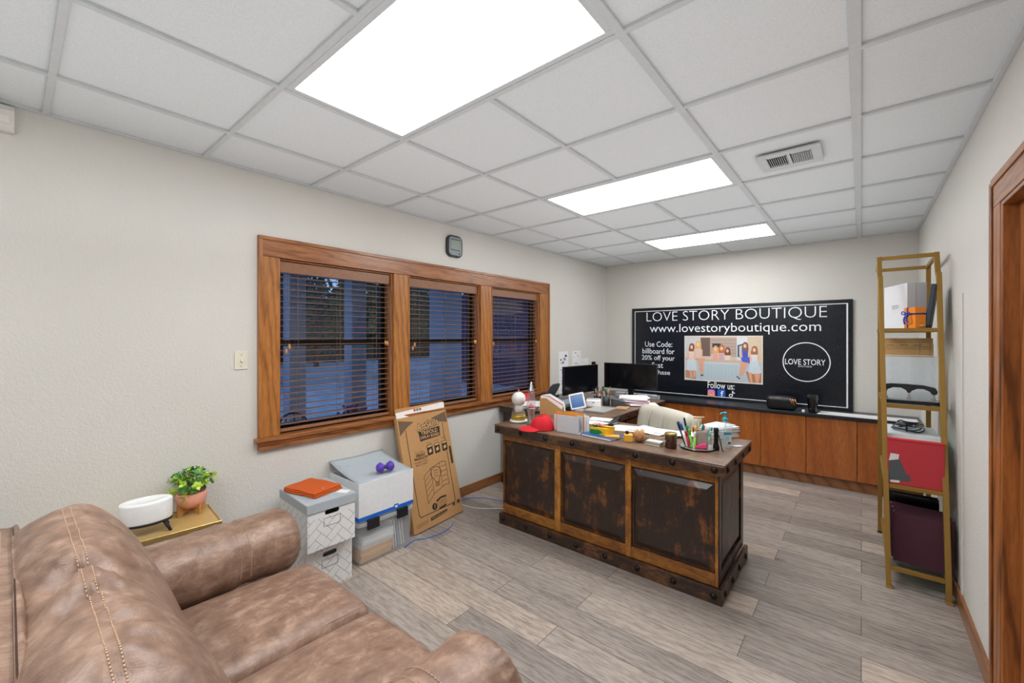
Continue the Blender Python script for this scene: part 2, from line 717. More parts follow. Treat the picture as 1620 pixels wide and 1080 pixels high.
# security sensor, switch, clock
t = thing('motion_sensor', 'white wall-mounted motion sensor under the ceiling at the left edge', 'sensor', (XL, -.03, 2.41))
b = MB()
b.prism([(0, -.05, 0), (.035, -.05, .0), (.055, -.05, .02), (.058, -.05, .085), (.045, -.05, .11), (0, -.05, .11)], (0, .1, 0))
b.build('housing', mat('ivory_white_plastic', 'd9d6d0', .4), t, bevel=.004)
MB().box(.056, .0605, -.035, .035, .03, .06).build('lens', mat('milky_lens', 'e4e2dc', .3), t)
t = thing('light_switch', 'ivory light switch plate on the wall left of the window', 'light switch', (XL, .911, 1.31))
IV = mat('ivory_plastic', 'ddd8c4', .4)
MB().box(0, .006, -.036, .036, 0, .115).build('plate', IV, t, bevel=.003)
MB().obox((.011, 0, .055), (.016, .009, .02), R3(0, -.4, 0)).build('toggle', IV, t, bevel=.002)
MB().lathe([(0.004, 0.0), (.004, .0025)], (.006, 0, .09), 10, axis='x').build('screw', SILVER, t)
MB().lathe([(0.004, 0.0), (.004, .0025)], (.006, 0, .02), 10, axis='x').build('screw', SILVER, t)

def rrect(cx, cy, w, h, r, n=5):
    pts = []
    for (sx, sy, a0) in ((1, 1, 0), (-1, 1, 90), (-1, -1, 180), (1, -1, 270)):
        for i in range(n + 1):
            a = math.radians(a0 + 90 * i / n)
            pts.append((cx + sx * (w / 2 - r) + r * math.cos(a), cy + sy * (h / 2 - r) + r * math.sin(a)))
    return pts

t = thing('wall_clock', 'grey and black digital wall clock above the middle window', 'wall clock', (XL, 2.645, 2.245))
P = rrect(0, .1, .19, .2, .055)
MB().prism([(0, p[0], p[1]) for p in P], (.028, 0, 0)).build('case', mat('charcoal_clock_case', '2d3134', .4), t, bevel=.006)
P = rrect(0, .1, .155, .17, .035)
MB().prism([(.027, p[0], p[1]) for p in P], (.006, 0, 0)).build('face_plate', mat('silver_face_plate', '8f979a', .35, .4), t, bevel=.002)
MB().box(.032, .0345, -.055, .055, .07, .155).build('display', mat('grey_green_lcd', '98a69d', .25), t)
for z_ in (.156, .062):
    MB().box(.032, .0348, -.06, .06, z_, z_ + .005).build('display_bar', BLACK, t)
MB().lathe([(.007, .0), (.007, .003)], (.032, .045, .035), 12, axis='x').build('button', BLACK, t)

# ------------------------------------------------ window casing, sashes, blinds
b = MB()
OY0, OY1, OZ1 = 1.0, 4.18, 2.147
xf = XL + .022
b.box(XL, xf, OY0, OY1, WZ1, OZ1, 0)                                  # head casing
b.box(xf, xf + .008, OY0, OY1, OZ1 - .022, OZ1, 0)
b.box(xf, xf + .005, OY0 + .02, OY1 - .02, WZ1 + .0, WZ1 + .016, 0)
b.box(XL, xf - .0005, OY0, 1.124, .875, WZ1, 1).box(XL, xf - .0005, 3.986, OY1, .875, WZ1, 1)
b.box(xf - .0005, xf + .008, OY0, OY0 + .022, .875, OZ1 - .022, 1).box(xf - .0005, xf + .008, OY1 - .022, OY1, .875, OZ1 - .022, 1)
MUL = [(1.985, 2.140), (2.988, 3.160)]
for a, c in MUL:
    b.box(XL - .13, xf - .0005, a, c, .875, WZ1, 1)
    b.box(xf - .0005, xf + .004, a, a + .014, .875, WZ1, 1).box(xf - .0005, xf + .004, c - .014, c, .875, WZ1, 1)
# inner edge mouldings and reveals
BAYS = [(1.124, 1.985), (2.140, 2.988), (3.160, 3.986)]
for a, c in BAYS:
    b.box(XL - .13, XL + .004, a, a + .012, .875, WZ1, 1).box(XL - .13, XL + .004, c - .012, c, .875, WZ1, 1)
    b.box(XL - .13, XL + .004, a + .012, c - .012, WZ1 - .012, WZ1 + .0, 0)
b.box(XL - .13, XL + .055, OY0 - .02, OY1 + .02, .850, .875, 0)        # stool
b.box(XL, XL + .030, OY0, OY1, .797, .850, 0)                         # apron
b.box(XL + .030, XL + .040, OY0, OY1, .830, .850, 0)
struct(b.build('trim_2', [OAK_Y, OAK_Z], bevel=.003))
BRZ = mat('dark_bronze_sash', '1c1d1f', .4, .3)
blab = ['wide wooden venetian blind in the left bay of the window', 'wooden venetian blind in the middle bay of the window', 'wooden venetian blind in the right bay, by the desk']
SLAT_M = BLIND
for k, (a, c) in enumerate(BAYS):
    a += .013; c -= .013
    w = MB()
    x0, x1 = XL - .125, XL - .085
    w.box(x0, x1, a, a + .035, .876, WZ1 - .013).box(x0, x1, c - .035, c, .876, WZ1 - .013)
    w.box(x0, x1, a + .035, c - .035, .876, .925).box(x0, x1, a + .035, c - .035, WZ1 - .05, WZ1 - .013)
    w.box(x0 - .002, x1 + .004, a + .035, c - .035, 1.448, 1.488)
    win = struct(w.build('window_%d' % (k + 1), BRZ, bevel=.002, seg=1))
    MB().box(XL - .107, XL - .103, a + .03, c - .03, .92, WZ1 - .045).build('pane', GLASS, win)
    # blind
    t = thing('venetian_blind', blab[k], 'window blind', (XL - .04, (a + c) / 2, .876), 0, 'venetian blinds in the window')
    hw = (c - a) / 2 - .004
    top = WZ1 - .013 - .876
    MB().box(-.03, .03, -hw, hw, top - .075, top - .001).build('headrail', BLIND, t, bevel=.003)
    s_ = MB()
    n_ = 25
    z0, z1 = .055, top - .1
    for i in range(n_):
        z = z0 + (z1 - z0) * i / (n_ - 1)
        s_.obox((0, 0, z), (.048, 2 * hw - .004, .0028), R3(0, .03 if k == 0 else .0, 0))
    s_.build('slats', SLAT_M, t)
    MB().box(-.025, .025, -hw + .002, hw - .002, .008, .028).build('bottom_rail', BLIND, t, bevel=.003)
    for yy in sorted({-hw * .72, hw * .72, 0.0}):
        for xx in (.024, -.024):
            MB().cyl((xx, yy, .02), (xx, yy, top - .07), .0010, n=5).build('ladder_cord', mat('beige_cord', '8d7a66', .8), t)
    pulls = [(-hw + .055, .585), (-hw + .035, .555), (hw - .04, .605), (hw - .022, .6)] if k < 2 else [(-hw + .03, .58), (hw - .03, .6)]
    for yy, zz in pulls:
        cc = MB().cyl((.034, yy, zz), (.034, yy, top - .06), .0009, n=5).build('pull_cord', mat('beige_cord', '8d7a66', .8), t)
        MB().lathe([(.002, .0), (.007, .008), (.0095, .018), (.006, .034), (.002, .04)], (.034, yy, zz - .038), 12).build('wooden_tassel', mat('light_wood_tassel', 'c99362', .4), cc)

# ------------------------------------------------ baseboards and door
def baseboard(name, x0, x1, y0, y1, z=.088):
    return struct(MB().box(x0, x1, y0, y1, 0, z).build(name, BASEW, bevel=.003))
baseboard('baseboard_left', XL, XL + .016, YF, YB)
baseboard('baseboard_right', XR - .016, XR, 2.585, 5.22, .092)
baseboard('baseboard_front', XL + .016, XR, YF, YF + .016)
b = MB()
cf = XR - .020
for y0, y1 in ((DY1, DY1 + .135), (DY0 - .135, DY0)):
    b.box(cf, XR, y0, y1, 0, DZ, 0)
    ya, yb_ = (y1 - .03, y1) if y0 > 2 else (y0, y0 + .03)
    b.box(cf - .007, cf, ya, yb_, 0, DZ + .105, 0)
b.box(cf, XR, DY0 - .135, DY1 + .135, DZ, DZ + .115, 1)
b.box(cf - .007, cf, DY0 - .105, DY1 + .105, DZ + .085, DZ + .115, 1)
b.box(cf + .004, XR + .12, DY1 - .016, DY1, 0, DZ, 0).box(cf + .004, XR + .12, DY0, DY0 + .016, 0, DZ, 0)
b.box(cf + .004, XR + .12, DY0 + .016, DY1 - .016, DZ - .016, DZ, 1)
struct(b.build('trim_3', [OAKJ, OAK_Y], bevel=.004))
d = struct(MB().box(XR + .028, XR + .068, DY0 + .018, DY1 - .018, .008, DZ - .018).build('door_1', OAKJ, bevel=.002))
kn = MB().lathe([(.03, 0), (.03, .006), (.012, .01), (.012, .035), (.026, .045), (.028, .06), (.018, .07), (.0, .072)], (0, 0, 0), 20, axis='x')
o = kn.build('door_knob', BRASS, d, loc=(XR + .028, DY0 + .09, .95), rot=(0, 0, PI))

o = MB().box(XR - .006, XR - .0005, 3.345, 3.385, .093, 1.75).build('cable_channel', WALL, None, bevel=.001)  # wall line, drawn tall to stand in for the ladder's shadow edge too
tag(o, 'thin wall-coloured cable channel running up the right wall beside the gold ladder', 'cable channel')
# ------------------------------------------------ outdoors behind the blinds
struct(MB().box(-30, XL - .16, -8, 30, -.4, -.12).build('patio_paving', mat('blue_grey_concrete', '98aac0', .6, var=.2, bscale=3)))
struct(MB().box(-6.3, XL - .16, -2, 8.2, 2.62, 2.75).build('porch_ceiling', mat('dark_porch_boards', '3a3f50', .7)))
PW = mat('pale_painted_post', '9fb0c4', .6)
for i, (px, X, w, l) in enumerate(((466, -5.5, .20, 'pale square porch post seen through the left bay, near its left side'), (562, -5.5, .22, 'pale square porch post seen through the left bay, near its right side'), (705, -5.6, .40, 'broad pale porch pier seen through the middle bay'))):
    p = at(px, 600, 0, X)
    t = thing('porch_post', l, 'porch post', (X, p.y, -.12), 0, 'posts of the porch outside')
    MB().box(-w / 2, w / 2, -w / 2, w / 2, 0, 2.74).build('shaft', PW, t, bevel=.01)
    MB().box(-w / 2 - .03, w / 2 + .03, -w / 2 - .03, w / 2 + .03, 0, .15).build('base_block', mat('brown_post_base', '6b5650', .7), t, bevel=.01)
SHED = thing('outbuilding', 'dark purple-grey outbuilding seen through the right bay of the window', 'building', (-9.2, 13.2, -.12))
b = MB(); b.box(-2.2, 2.2, -2.6, 3, 0, 2.7); b.build('wall', mat('purple_grey_siding', '4a4560', .8, var=.2), SHED)
b = MB(); b.prism([(-2.6, -3.0, 2.7), (2.6, -3.0, 2.7), (0, -3.0, 3.7)], (0, 6.4, 0)); b.build('roof', mat('dim_shingles', '35344a', .9, var=.3), SHED)
MB().box(2.2, 2.26, -2.0, -.9, .1, 2.2).build('door', mat('pale_shed_door', '9095b8', .6), SHED)
LEAFD = [mat('dark_foliage_%s' % n, c, .8, var=.4) for n, c in (('a', '2a4034'), ('b', '24383a'), ('c', '344a36'))]
def tree(x, y, h, r, l, seed, mi):
    rnd = random.Random(seed)
    h += .4
    t = thing('tree', l, 'tree', (x, y, -.12), 0, 'trees beyond the patio')
    MB().tube([(0, 0, 0), (.06, .03, h * .3), (-.04, .1, h * .6)], [.14, .11, .06], 8).build('trunk', mat('bark', '4a3c34', .9), t)
    b = MB()
    for i in range(2600):
        a = rnd.uniform(0, 2 * PI); ph = math.acos(rnd.uniform(-1, 1)); rr = r * rnd.uniform(.35, 1) ** .5
        c = Vector((rr * math.sin(ph) * math.cos(a), rr * math.sin(ph) * math.sin(a), h * .6 + rr * .95 * math.cos(ph)))
        if c.z < .05:
            c.z = .05 + rnd.random() * .3
        s = rnd.uniform(.08, .2)
        u = Vector((rnd.uniform(-1, 1), rnd.uniform(-1, 1), rnd.uniform(-1, 1))).normalized() * s
        w = u.orthogonal().normalized() * s * .6
        b.quad([c - u, c - w, c + u, c + w])
    b.build('crown', LEAFD[mi], t, recalc=False)
TR = [(-17, .5, 4.2, 2.2), (-16, 5.4, 4.4, 2.3), (-15.5, 10.4, 4.6, 2.3), (-15.0, 17.9, 4.4, 2.2), (-22.5, 3.6, 6.5, 3.0), (-22.5, 10.6, 6.8, 3.2), (-21, 19.0, 6.5, 3.2)]
TL = ['leafy tree beyond the patio, leftmost seen through the blinds', 'leafy tree beyond the patio, just right of the left post', 'leafy tree beyond the patio behind the broad pier', 'leafy tree beyond the patio, left of the outbuilding', 'taller tree farther back behind the left pair', 'tallest tree farther back behind the broad pier', 'rightmost and farthest tree, behind the outbuilding']
for i, (x, y, h, r) in enumerate(TR):
    tree(x, y, h, r, TL[i], 40 + i, i % 3)
t = thing('hedge', 'long dark hedge closing off the far side of the patio', 'hedge', (-27, 10, -.12))
b = MB(); rr = random.Random(2)
for i in range(4200):
    c = Vector((rr.uniform(-.7, .7), rr.uniform(-14, 14), rr.uniform(0, 4.6) ))
    s_ = rr.uniform(.15, .45); u = Vector((rr.uniform(-1, 1), rr.uniform(-1, 1), rr.uniform(-1, 1))).normalized() * s_; w = u.orthogonal()
    b.quad([c - u, c - w * .6, c + u, c + w * .6])
b.box(-.3, .3, -14, 14, 0, 3.6)
b.build('foliage', LEAFD[1], t, recalc=False)
# patio things
t = thing('patio_chair', 'black metal patio chair on the blue paving outside the left bay', 'chair', (-4.55, 1.78, -.12), .5)
BI = mat('black_iron', '14151a', .5, .5)
MB().lathe([(.22, .43), (.23, .445), (.22, .46)], n=20).build('seat', BI, t)
for sx in (-1, 1):
    for sy in (-1, 1):
        MB().cyl((.16 * sx, .16 * sy, .43), (.2 * sx, .2 * sy, 0), .011, n=8).build('leg', BI, t)
bb = MB()
bb.tube([(-.2, .18, .44)] + [(-.2 * math.cos(a), .2, .62 + .2 * math.sin(a)) for a in [PI * i / 10 for i in range(11)]] + [(.2, .18, .44)], .011)
for x in (-.1, 0, .1):
    bb.cyl((x, .19, .44), (x, .2, .62 + math.sqrt(max(0, .04 - x * x))), .006, n=6)
bb.build('backrest', BI, t)
for (px, py, c, l) in ((597, 655, 'b0527e', 'planter of magenta flowers outside the left bay'), (590, 672, 'a84a4a', 'planter of red flowers outside the left bay')):
    g = at(px, py, 2, -.12) if False else at(px, 640, 0, -4.6)
    t = thing('flower_planter', l, 'planter', (-4.6 - (.6 if c == 'b0527e' else 0), g.y, -.12))
    MB().lathe([(.12, 0), (.17, .3), (.18, .32), (.15, .32)], n=16).build('pot', mat('dark_pot', '39404f', .7), t)
    rr = random.Random(3); f = MB(); q = MB()
    for i in range(70):
        a = rr.uniform(0, 2 * PI); r_ = rr.uniform(0, .22); z = .36 + rr.uniform(0, .35)
        f.lathe([(.001, 0), (.022, .008), (.018, .022), (.001, .03)], (r_ * math.cos(a), r_ * math.sin(a), z), 6)
        q.tube([(0, 0, .3), (r_ * math.cos(a), r_ * math.sin(a), z + .005)], .004, 4)
    f.build('flowers', mat('petal_' + c, c, .6), t); q.build('stems', LEAFD[2], t)

# ================================================================ SOFA
def catmull(P, n, closed=False):
    out = []
    L = len(P)
    rng = range(L if closed else L - 1)
    for i in rng:
        p0 = P[(i - 1) % L] if (closed or i > 0) else P[0]
        p1 = P[i]; p2 = P[(i + 1) % L]
        p3 = P[(i + 2) % L] if (closed or i + 2 < L) else P[-1]
        for k in range(n):
            t = k / n
            out.append(tuple(.5 * (2 * b_ + (c - a) * t + (2 * a - 5 * b_ + 4 * c - d) * t * t + (-a + 3 * b_ - 3 * c + d) * t ** 3) for a, b_, c, d in zip(p0, p1, p2, p3)))
    if not closed:
        out.append(tuple(P[-1]))
    return out


def rbox(mb, c, size, r, n=8, crown=0.0, m=0, fn=None):
    """soft-edged block; crown lifts the middle of the top"""
    hx, hy, hz = [s_ / 2 for s_ in size]
    for ax in range(3):
        for sg in (-1, 1):
            def f(u, v, ax=ax, sg=sg):
                p = [0, 0, 0]
                p[ax] = sg
                p[(ax + 1) % 3] = (2 * u - 1)
                p[(ax + 2) % 3] = (2 * v - 1)
                h = (hx, hy, hz)
                q = []
                for i in range(3):
                    w = p[i]
                    # denser sampling towards the edges
                    q.append(math.copysign(abs(w) ** .8, w) * h[i])
                inner = [max(-h[i] + r, min(h[i] - r, q[i])) for i in range(3)]
                d = Vector([q[i] - inner[i] for i in range(3)])
                if d.length > 1e-9:
                    d = d.normalized() * r
                o = Vector(inner) + d
                if crown and o.z > 0:
                    o.z += crown * (1 - (o.x / hx) ** 2) * (1 - (o.y / hy) ** 4)
                if fn:
                    o = fn(o)
                return (c[0] + o.x, c[1] + o.y, c[2] + o.z)
            mb.grid(f, n * 2, n * 2, m)
    return mb


def weld(o, d=1e-4):
    import bmesh
    bm = bmesh.new(); bm.from_mesh(o.data)
    bmesh.ops.remove_doubles(bm, verts=bm.verts, dist=d)
    bmesh.ops.recalc_face_normals(bm, faces=bm.faces)
    bm.to_mesh(o.data); bm.free()
    return o


sofa = thing('sofa', 'brown faux leather loveseat with rolled arms and tan stitching in the foreground', 'sofa', (-1.49, .4, 0))
THREAD = mat('tan_thread', 'c3a489', .8)
DARKSEAM = mat('dark_leather_piping', '3a261d', .5)
SX0, SX1 = -2.075, -.905
PROF = catmull([(.008, .880), (.012, .915), (.050, .948), (.118, .968), (.190, .942), (.265, .855), (.335, .705), (.388, .545), (.400, .45), (.34, .40), (.15, .40), (.02, .55)], 8, True)
KC = 3 * 8                                     # index of the crest point in PROF
NP = len(PROF)
PINCH = [(-1.455, 1.0), (-1.285, .65)]
def back_pt(x, i):
    y, z = PROF[i % NP]
    e = min(x - SX0, SX1 - x) / .16
    s_ = 1.0 if e >= 1 else math.sqrt(max(0.0, 1 - (1 - e) ** 2)) * .22 + .78
    s_ = 1 - (1 - s_)
    cy, cz = .16, .52
    ds = (i - KC) * .022 if i < NP * .8 else (i - NP - KC) * .022
    dep = 0.0
    for xp, a in PINCH:
        dx = x - xp
        w = .022 + .30 * abs(ds)
        dep += a * .078 * math.exp(-(dx / w) ** 2) * math.exp(-abs(ds) / .34)
        for sg, sl in ((1, .55), (-1, .55), (1, 1.1), (-1, 1.1)):
            dd = dx - sg * sl * abs(ds)
            dep += a * .010 * math.exp(-(dd / .018) ** 2) * math.exp(-abs(ds) / .13)
    # long soft creases over the bulge
    dep += .0048 * math.sin(x * 46 + ds * 9 + 1.3 * math.sin(x * 11)) * math.exp(-((ds - .05) / .25) ** 2)
    dep += .0040 * math.sin(x * 83 - ds * 14) * math.exp(-((ds - .12) / .2) ** 2)
    ny, nz = y - cy, z - cz
    L = math.hypot(ny, nz)
    kf = s_ - dep / L
    # nothing is pulled away from the piped seam
    fd = min(1.0, max(0.0, (i - 1) / 9)) if i < NP * .8 else 0.0
    kf = 1 + (kf - 1) * (fd * fd * (3 - 2 * fd)) if i < KC + 1 else kf
    # stitched groove on the crest
    for k0 in (KC - 1.3, KC + .5):
        kf -= .004 / L * math.exp(-((i - k0) / .5) ** 2)
    return Vector((x, cy + ny * kf, cz + nz * kf))
b = MB()
NX = 150
rings = [[tuple(back_pt(SX0 + (SX1 - SX0) * k / NX, i)) for i in range(NP)] for k in range(NX + 1)]
b.loft(rings)
b.build('back_cushion', LEATHER, sofa, world=True)
for k0, nm in ((KC - 1, 'crest_stitching'), (KC + 1, 'crest_stitching')):
    b = MB()
    n_ = 190
    for k in range(n_):
        xa = SX0 + .03 + (SX1 - SX0 - .06) * k / n_
        xb = xa + (SX1 - SX0 - .06) / n_ * .72
        p0, p1 = back_pt(xa, k0), back_pt(xb, k0)
        b.cyl(p0 + Vector((0, 0, .0006)), p1 + Vector((0, 0, .0006)), .0016, n=5)
    b.build(nm, THREAD, sofa, world=True)
# flat outer back, and the piped seam where the cushion starts
b = MB()
pr_ = catmull([(-.15, .06), (-.155, .5), (-.15, .86), (-.128, .893), (-.06, .905), (.0, .905), (.03, .86), (.05, .4), (.05, .06)], 5)
b.loft([[(x, y, z) for y, z in pr_] for x in (SX0 + .0, SX0 + .03, -1.49, SX1 - .03, SX1)])
b.build('outer_back', LEATHER, sofa, world=True)
b = MB()
b.tube([(SX0 + .02 + (SX1 - SX0 - .04) * k / 60, .010, .9065) for k in range(61)], .0035, 6)
b.build('back_piping', DARKSEAM, sofa, world=True)
b = MB()
for k in range(170):
    xa = SX0 + .03 + (SX1 - SX0 - .06) * k / 170
    b.cyl((xa, -.0135, .9075), (xa + .0048, -.0135, .9075), .0013, n=4)
b.build('back_stitching', THREAD, sofa, world=True)
# seats
for x0, x1 in ((-2.035, -1.492), (-1.488, -.945)):
    b = MB()
    def fn(o, x0=x0):
        t = (o.y + .31) / .62
        if o.z > 0:
            o = o.copy()
            o.z += .012 * math.sin(o.x * 9 + o.y * 5) * .3
            o.z -= .028 * max(0, t - .55) ** 1.2
        return o
    rbox(b, ((x0 + x1) / 2, .635, .355), (x1 - x0, .60, .21), .052, 9, .026, 0, fn)
    o = weld(b.build('seat_cushion', LEATHER, sofa, world=True))
    b = MB()
    ysg = 1 if x0 < -1.6 else -1
    xx = x1 - .022 if x0 < -1.6 else x0 + .022
b = MB()
for k in range(80):
    y = .38 + .0065 * k
    b.cyl((-1.513, y, .4525), (-1.513, y + .0045, .4525), .0012, n=4)
b.build('seat_stitching', THREAD, sofa, world=True)
b = MB()
rbox(b, (-1.49, .62, .175), (1.10, .60, .23), .03, 5)
weld(b.build('front_panel', LEATHER, sofa, world=True))
# arms
def arm(xc, name_lab):
    b = MB()
    path = []
    Y0, Y1 = -.10, .905
    n = 46
    rg = []
    for k in range(n + 1):
        t = k / n
        y = Y0 + (Y1 - Y0) * (1 - (1 - t) ** 1.6)
        e = (Y1 - y) / .085
        s_ = 1.0 if e >= 1 else .50 + .50 * math.sqrt(max(0, 1 - (1 - e) ** 2))
        e2 = (y - Y0) / .05
        if e2 < 1:
            s_ *= .8 + .2 * math.sqrt(max(0, 1 - (1 - e2) ** 2))
        pl = .0045 * math.exp(-((y - (Y1 - .045)) / .04) ** 2)
        pw = .003 * math.sin(y * 30) + .002 * math.sin(y * 71)
        seam = -.006 * math.exp(-((y - .645) / .006) ** 2) - .004 * math.exp(-((y - .662) / .004) ** 2)
        r = []
        for i in range(72):
            a = 2 * PI * i / 72
            rr = 1 + (pl * math.cos(26 * a) + pw * math.sin(3 * a + y * 9) + seam) / .145
            ca, sa = math.cos(a), math.sin(a)
            ca2 = math.copysign(abs(ca) ** .9, ca); sa2 = math.copysign(abs(sa) ** .9, sa)
            r.append((xc + .150 * s_ * rr * ca2, y, .530 + .140 * s_ * rr * sa2))
        rg.append(r)
    b.loft(rg)
    b.build('arm', LEATHER, sofa, world=True)
    b = MB()
    rbox(b, (xc, .385, .25), (.25, .93, .40), .03, 6)
    weld(b.build('arm_panel', LEATHER, sofa, world=True))
    for yy in (.634, .673):
        b = MB()
        for i in range(60):
            a = -.35 + (PI + .7) * i / 60
            a2 = a + .038
            q = [(xc + .1507 * math.copysign(abs(math.cos(v)) ** .9, math.cos(v)), yy + .001 * math.sin(5 * v), .530 + .1407 * math.copysign(abs(math.sin(v)) ** .9, math.sin(v))) for v in (a, a2)]
            b.cyl(q[0], q[1], .0013, n=4)
        b.build('arm_stitching', THREAD, sofa, world=True)
arm(-2.17, '')
arm(-.815, '')
for x in (-2.2, -.78):
    for y in (-.06, .78):
        MB().box(x - .03, x + .03, y - .03, y + .03, 0, .065).build('foot', BLACK, sofa, world=True, bevel=.004)

# ================================================================ SIDE TABLE, DIFFUSER, PLANT
TZ = .55
st = thing('side_table', 'gold metal tray-top side table between the sofa arm and the wall', 'side table', (-2.735, .44, 0), math.radians(-4))
MB().box(-.15, .15, -.28, .28, TZ - .014, TZ).build('tray_top', mat('brass_tray_top', 'cba96c', .38, .25), st, bevel=.002)
b = MB()
for a in ((-.156, -.15, -.286, .286), (.15, .156, -.286, .286), (-.15, .15, -.286, -.28), (-.15, .15, .28, .286)):
    b.box(*a, TZ - .02, TZ + .005)
b.build('rim', mat('pale_gold_rim', 'd9b878', .25, .7), st, bevel=.001, seg=1)
for sx in (-1, 1):
    for sy in (-1, 1):
        MB().cyl((sx * .14, sy * .27, 0), (sx * .14, sy * .27, TZ - .014), .008, n=8).build('leg', GOLD, st)
b = MB()
for sy in (-1, 1):
    b.cyl((-.14, sy * .27, .08), (.14, sy * .27, .08), .006, n=8)
b.build('stretcher', GOLD, st)

c = at(236, 838, 2, TZ)
t = thing('oil_diffuser', 'white oval aroma diffuser on black splayed legs on the gold side table', 'diffuser', (-2.70, .435, TZ + .0005), math.radians(-6))
DW = mat('frosted_white_shell', 'eef0f0', .35)
b = MB()
ov = [(.0, .059), (.985, .060), (1.0, .064), (1.0, .148), (.985, .155), (.93, .158), (.6, .1588), (.585, .157), (.3, .1565), (0, .1565)]
b.lathe([(r * .102, z) for r, z in ov], n=56, sx=.68, cap0=False, cap1=False)
b.build('shell', DW, t)
b = MB(); b.lathe([(.088, .046), (.102, .050), (.103, .0605), (.097, .061)], n=56, sx=.68); b.build('base_ring', BLACKM, t)
for sx, sy in ((-1, -1), (1, -1), (-1, 1), (1, 1)):
    MB().cyl((sx * .042, sy * .068, .049), (sx * .058, sy * .090, 0), .009, .006, 8).build('leg', BLACKM, t)
t['label'] = 'white oval aroma diffuser on black splayed legs on the gold side table'
cb = MB(); cb.tube([at(262, 855, 0, -2.6), at(262, 861, 0, -2.62), at(258, 870, 0, -2.62), (-2.7, .5, .3), (-2.88, .5, .1)], .0025, 6)
tag(cb.build('power_cable', BLACK, None), 'thin black cable hanging down behind the gold side table edge', 'cable')

c = at(301, 813, 2, TZ)
t = thing('potted_plant', 'leafy green plant in a pink bowl pot on a crossed wooden stand', 'potted plant', (c.x - .020, c.y + .010, TZ + .0005), math.radians(20))
SW = wood('light_bamboo_stand', '9a6a34', 'c08a4c', 'd0a062', 0, rings=3, contrast=.3)
b = MB()
for R in (0, PI / 2):
    M = R3(0, 0, R)
    pts = [(-.072, 0, 0), (-.060, 0, 0), (-.03, 0, .016), (.03, 0, .016), (.060, 0, 0), (.072, 0, 0), (.072, 0, .058), (.055, 0, .058), (.045, 0, .03), (-.045, 0, .03), (-.055, 0, .058), (-.072, 0, .058)]
    b.prism([tuple(M @ Vector((p[0], -.006, p[2]))) for p in pts], M @ Vector((0, .012, 0)))
b.build('stand', SW, t, bevel=.001)
b = MB()
b.lathe([(.02, .031), (.045, .036), (.062, .055), (.069, .08), (.068, .112), (.064, .116), (.060, .112), (.06, .09)], n=40)
pot = b.build('pot', mat('pink_terracotta', 'dc9a85', .6), t)
b = MB()
for j in range(5):
    for i in range(34):
        a = 2 * PI * (i + .5 * (j % 2)) / 34; z = .06 + .010 * j; r_ = .0645 + .001 * j
        b.lathe([(.0016, -.0005), (.0014, .0012), (.0002, .0014)], (0, 0, 0), 5)
        n = len(b.v) - 15
        for q in range(n, len(b.v)):
            v = Vector(b.v[q]); v = R3(0, PI / 2, a) @ v
            b.v[q] = tuple(v + Vector((r_ * math.cos(a), r_ * math.sin(a), z)))
b.build('raised_dots', mat('pale_pink_dots', 'e6b2a0', .6), pot)
rr = random.Random(11)
b = MB(); sb = MB()
for i in range(44):
    a = rr.uniform(0, 2 * PI)
    out = rr.uniform(.02, .095); up = rr.uniform(.04, .125) * (1.0 if out < .09 else .6)
    p0 = Vector((.02 * math.cos(a), .02 * math.sin(a), .105))
    p2 = p0 + Vector((out * math.cos(a), out * math.sin(a), up))
    if rr.random() < .25: p2.z -= .07
    p1 = (p0 + p2) / 2 + Vector((0, 0, .035))
    pts = [p0.lerp(p1, t_).lerp(p1.lerp(p2, t_), t_) for t_ in [k / 8 for k in range(9)]]
    sb.tube(pts, .0012, 4)
    pale = rr.random() < .42
    for k in range(3, 9):
        for sd in (-1, 1):
            q = pts[k]
            d = (pts[k] - pts[k - 1]).normalized()
            sdv = d.orthogonal().normalized()
            sdv = Matrix.Rotation(rr.uniform(0, 6.28), 3, d) @ sdv
            u = (d * .5 + sdv * sd + Vector((0, 0, .25))).normalized()
            L = rr.uniform(.018, .030); w = u.cross(d).normalized() * L * .40
            tip = q + u * L; mid = q + u * L * .55 + Vector((0, 0, .0015))
            b.face(b.ring([q, mid - w, tip, mid + w]), 1 if pale else (2 if rr.random() < .35 else 0), True)
b.build('foliage', [mat('leaf_green', '5d9a48', .5, var=.2), mat('leaf_lime', 'c2e25a', .5, var=.15), mat('leaf_deep_green', '3c7a44', .5, var=.2)], t, recalc=False)
sb.build('stems', mat('stem_green', '5a8a3c', .6), t)

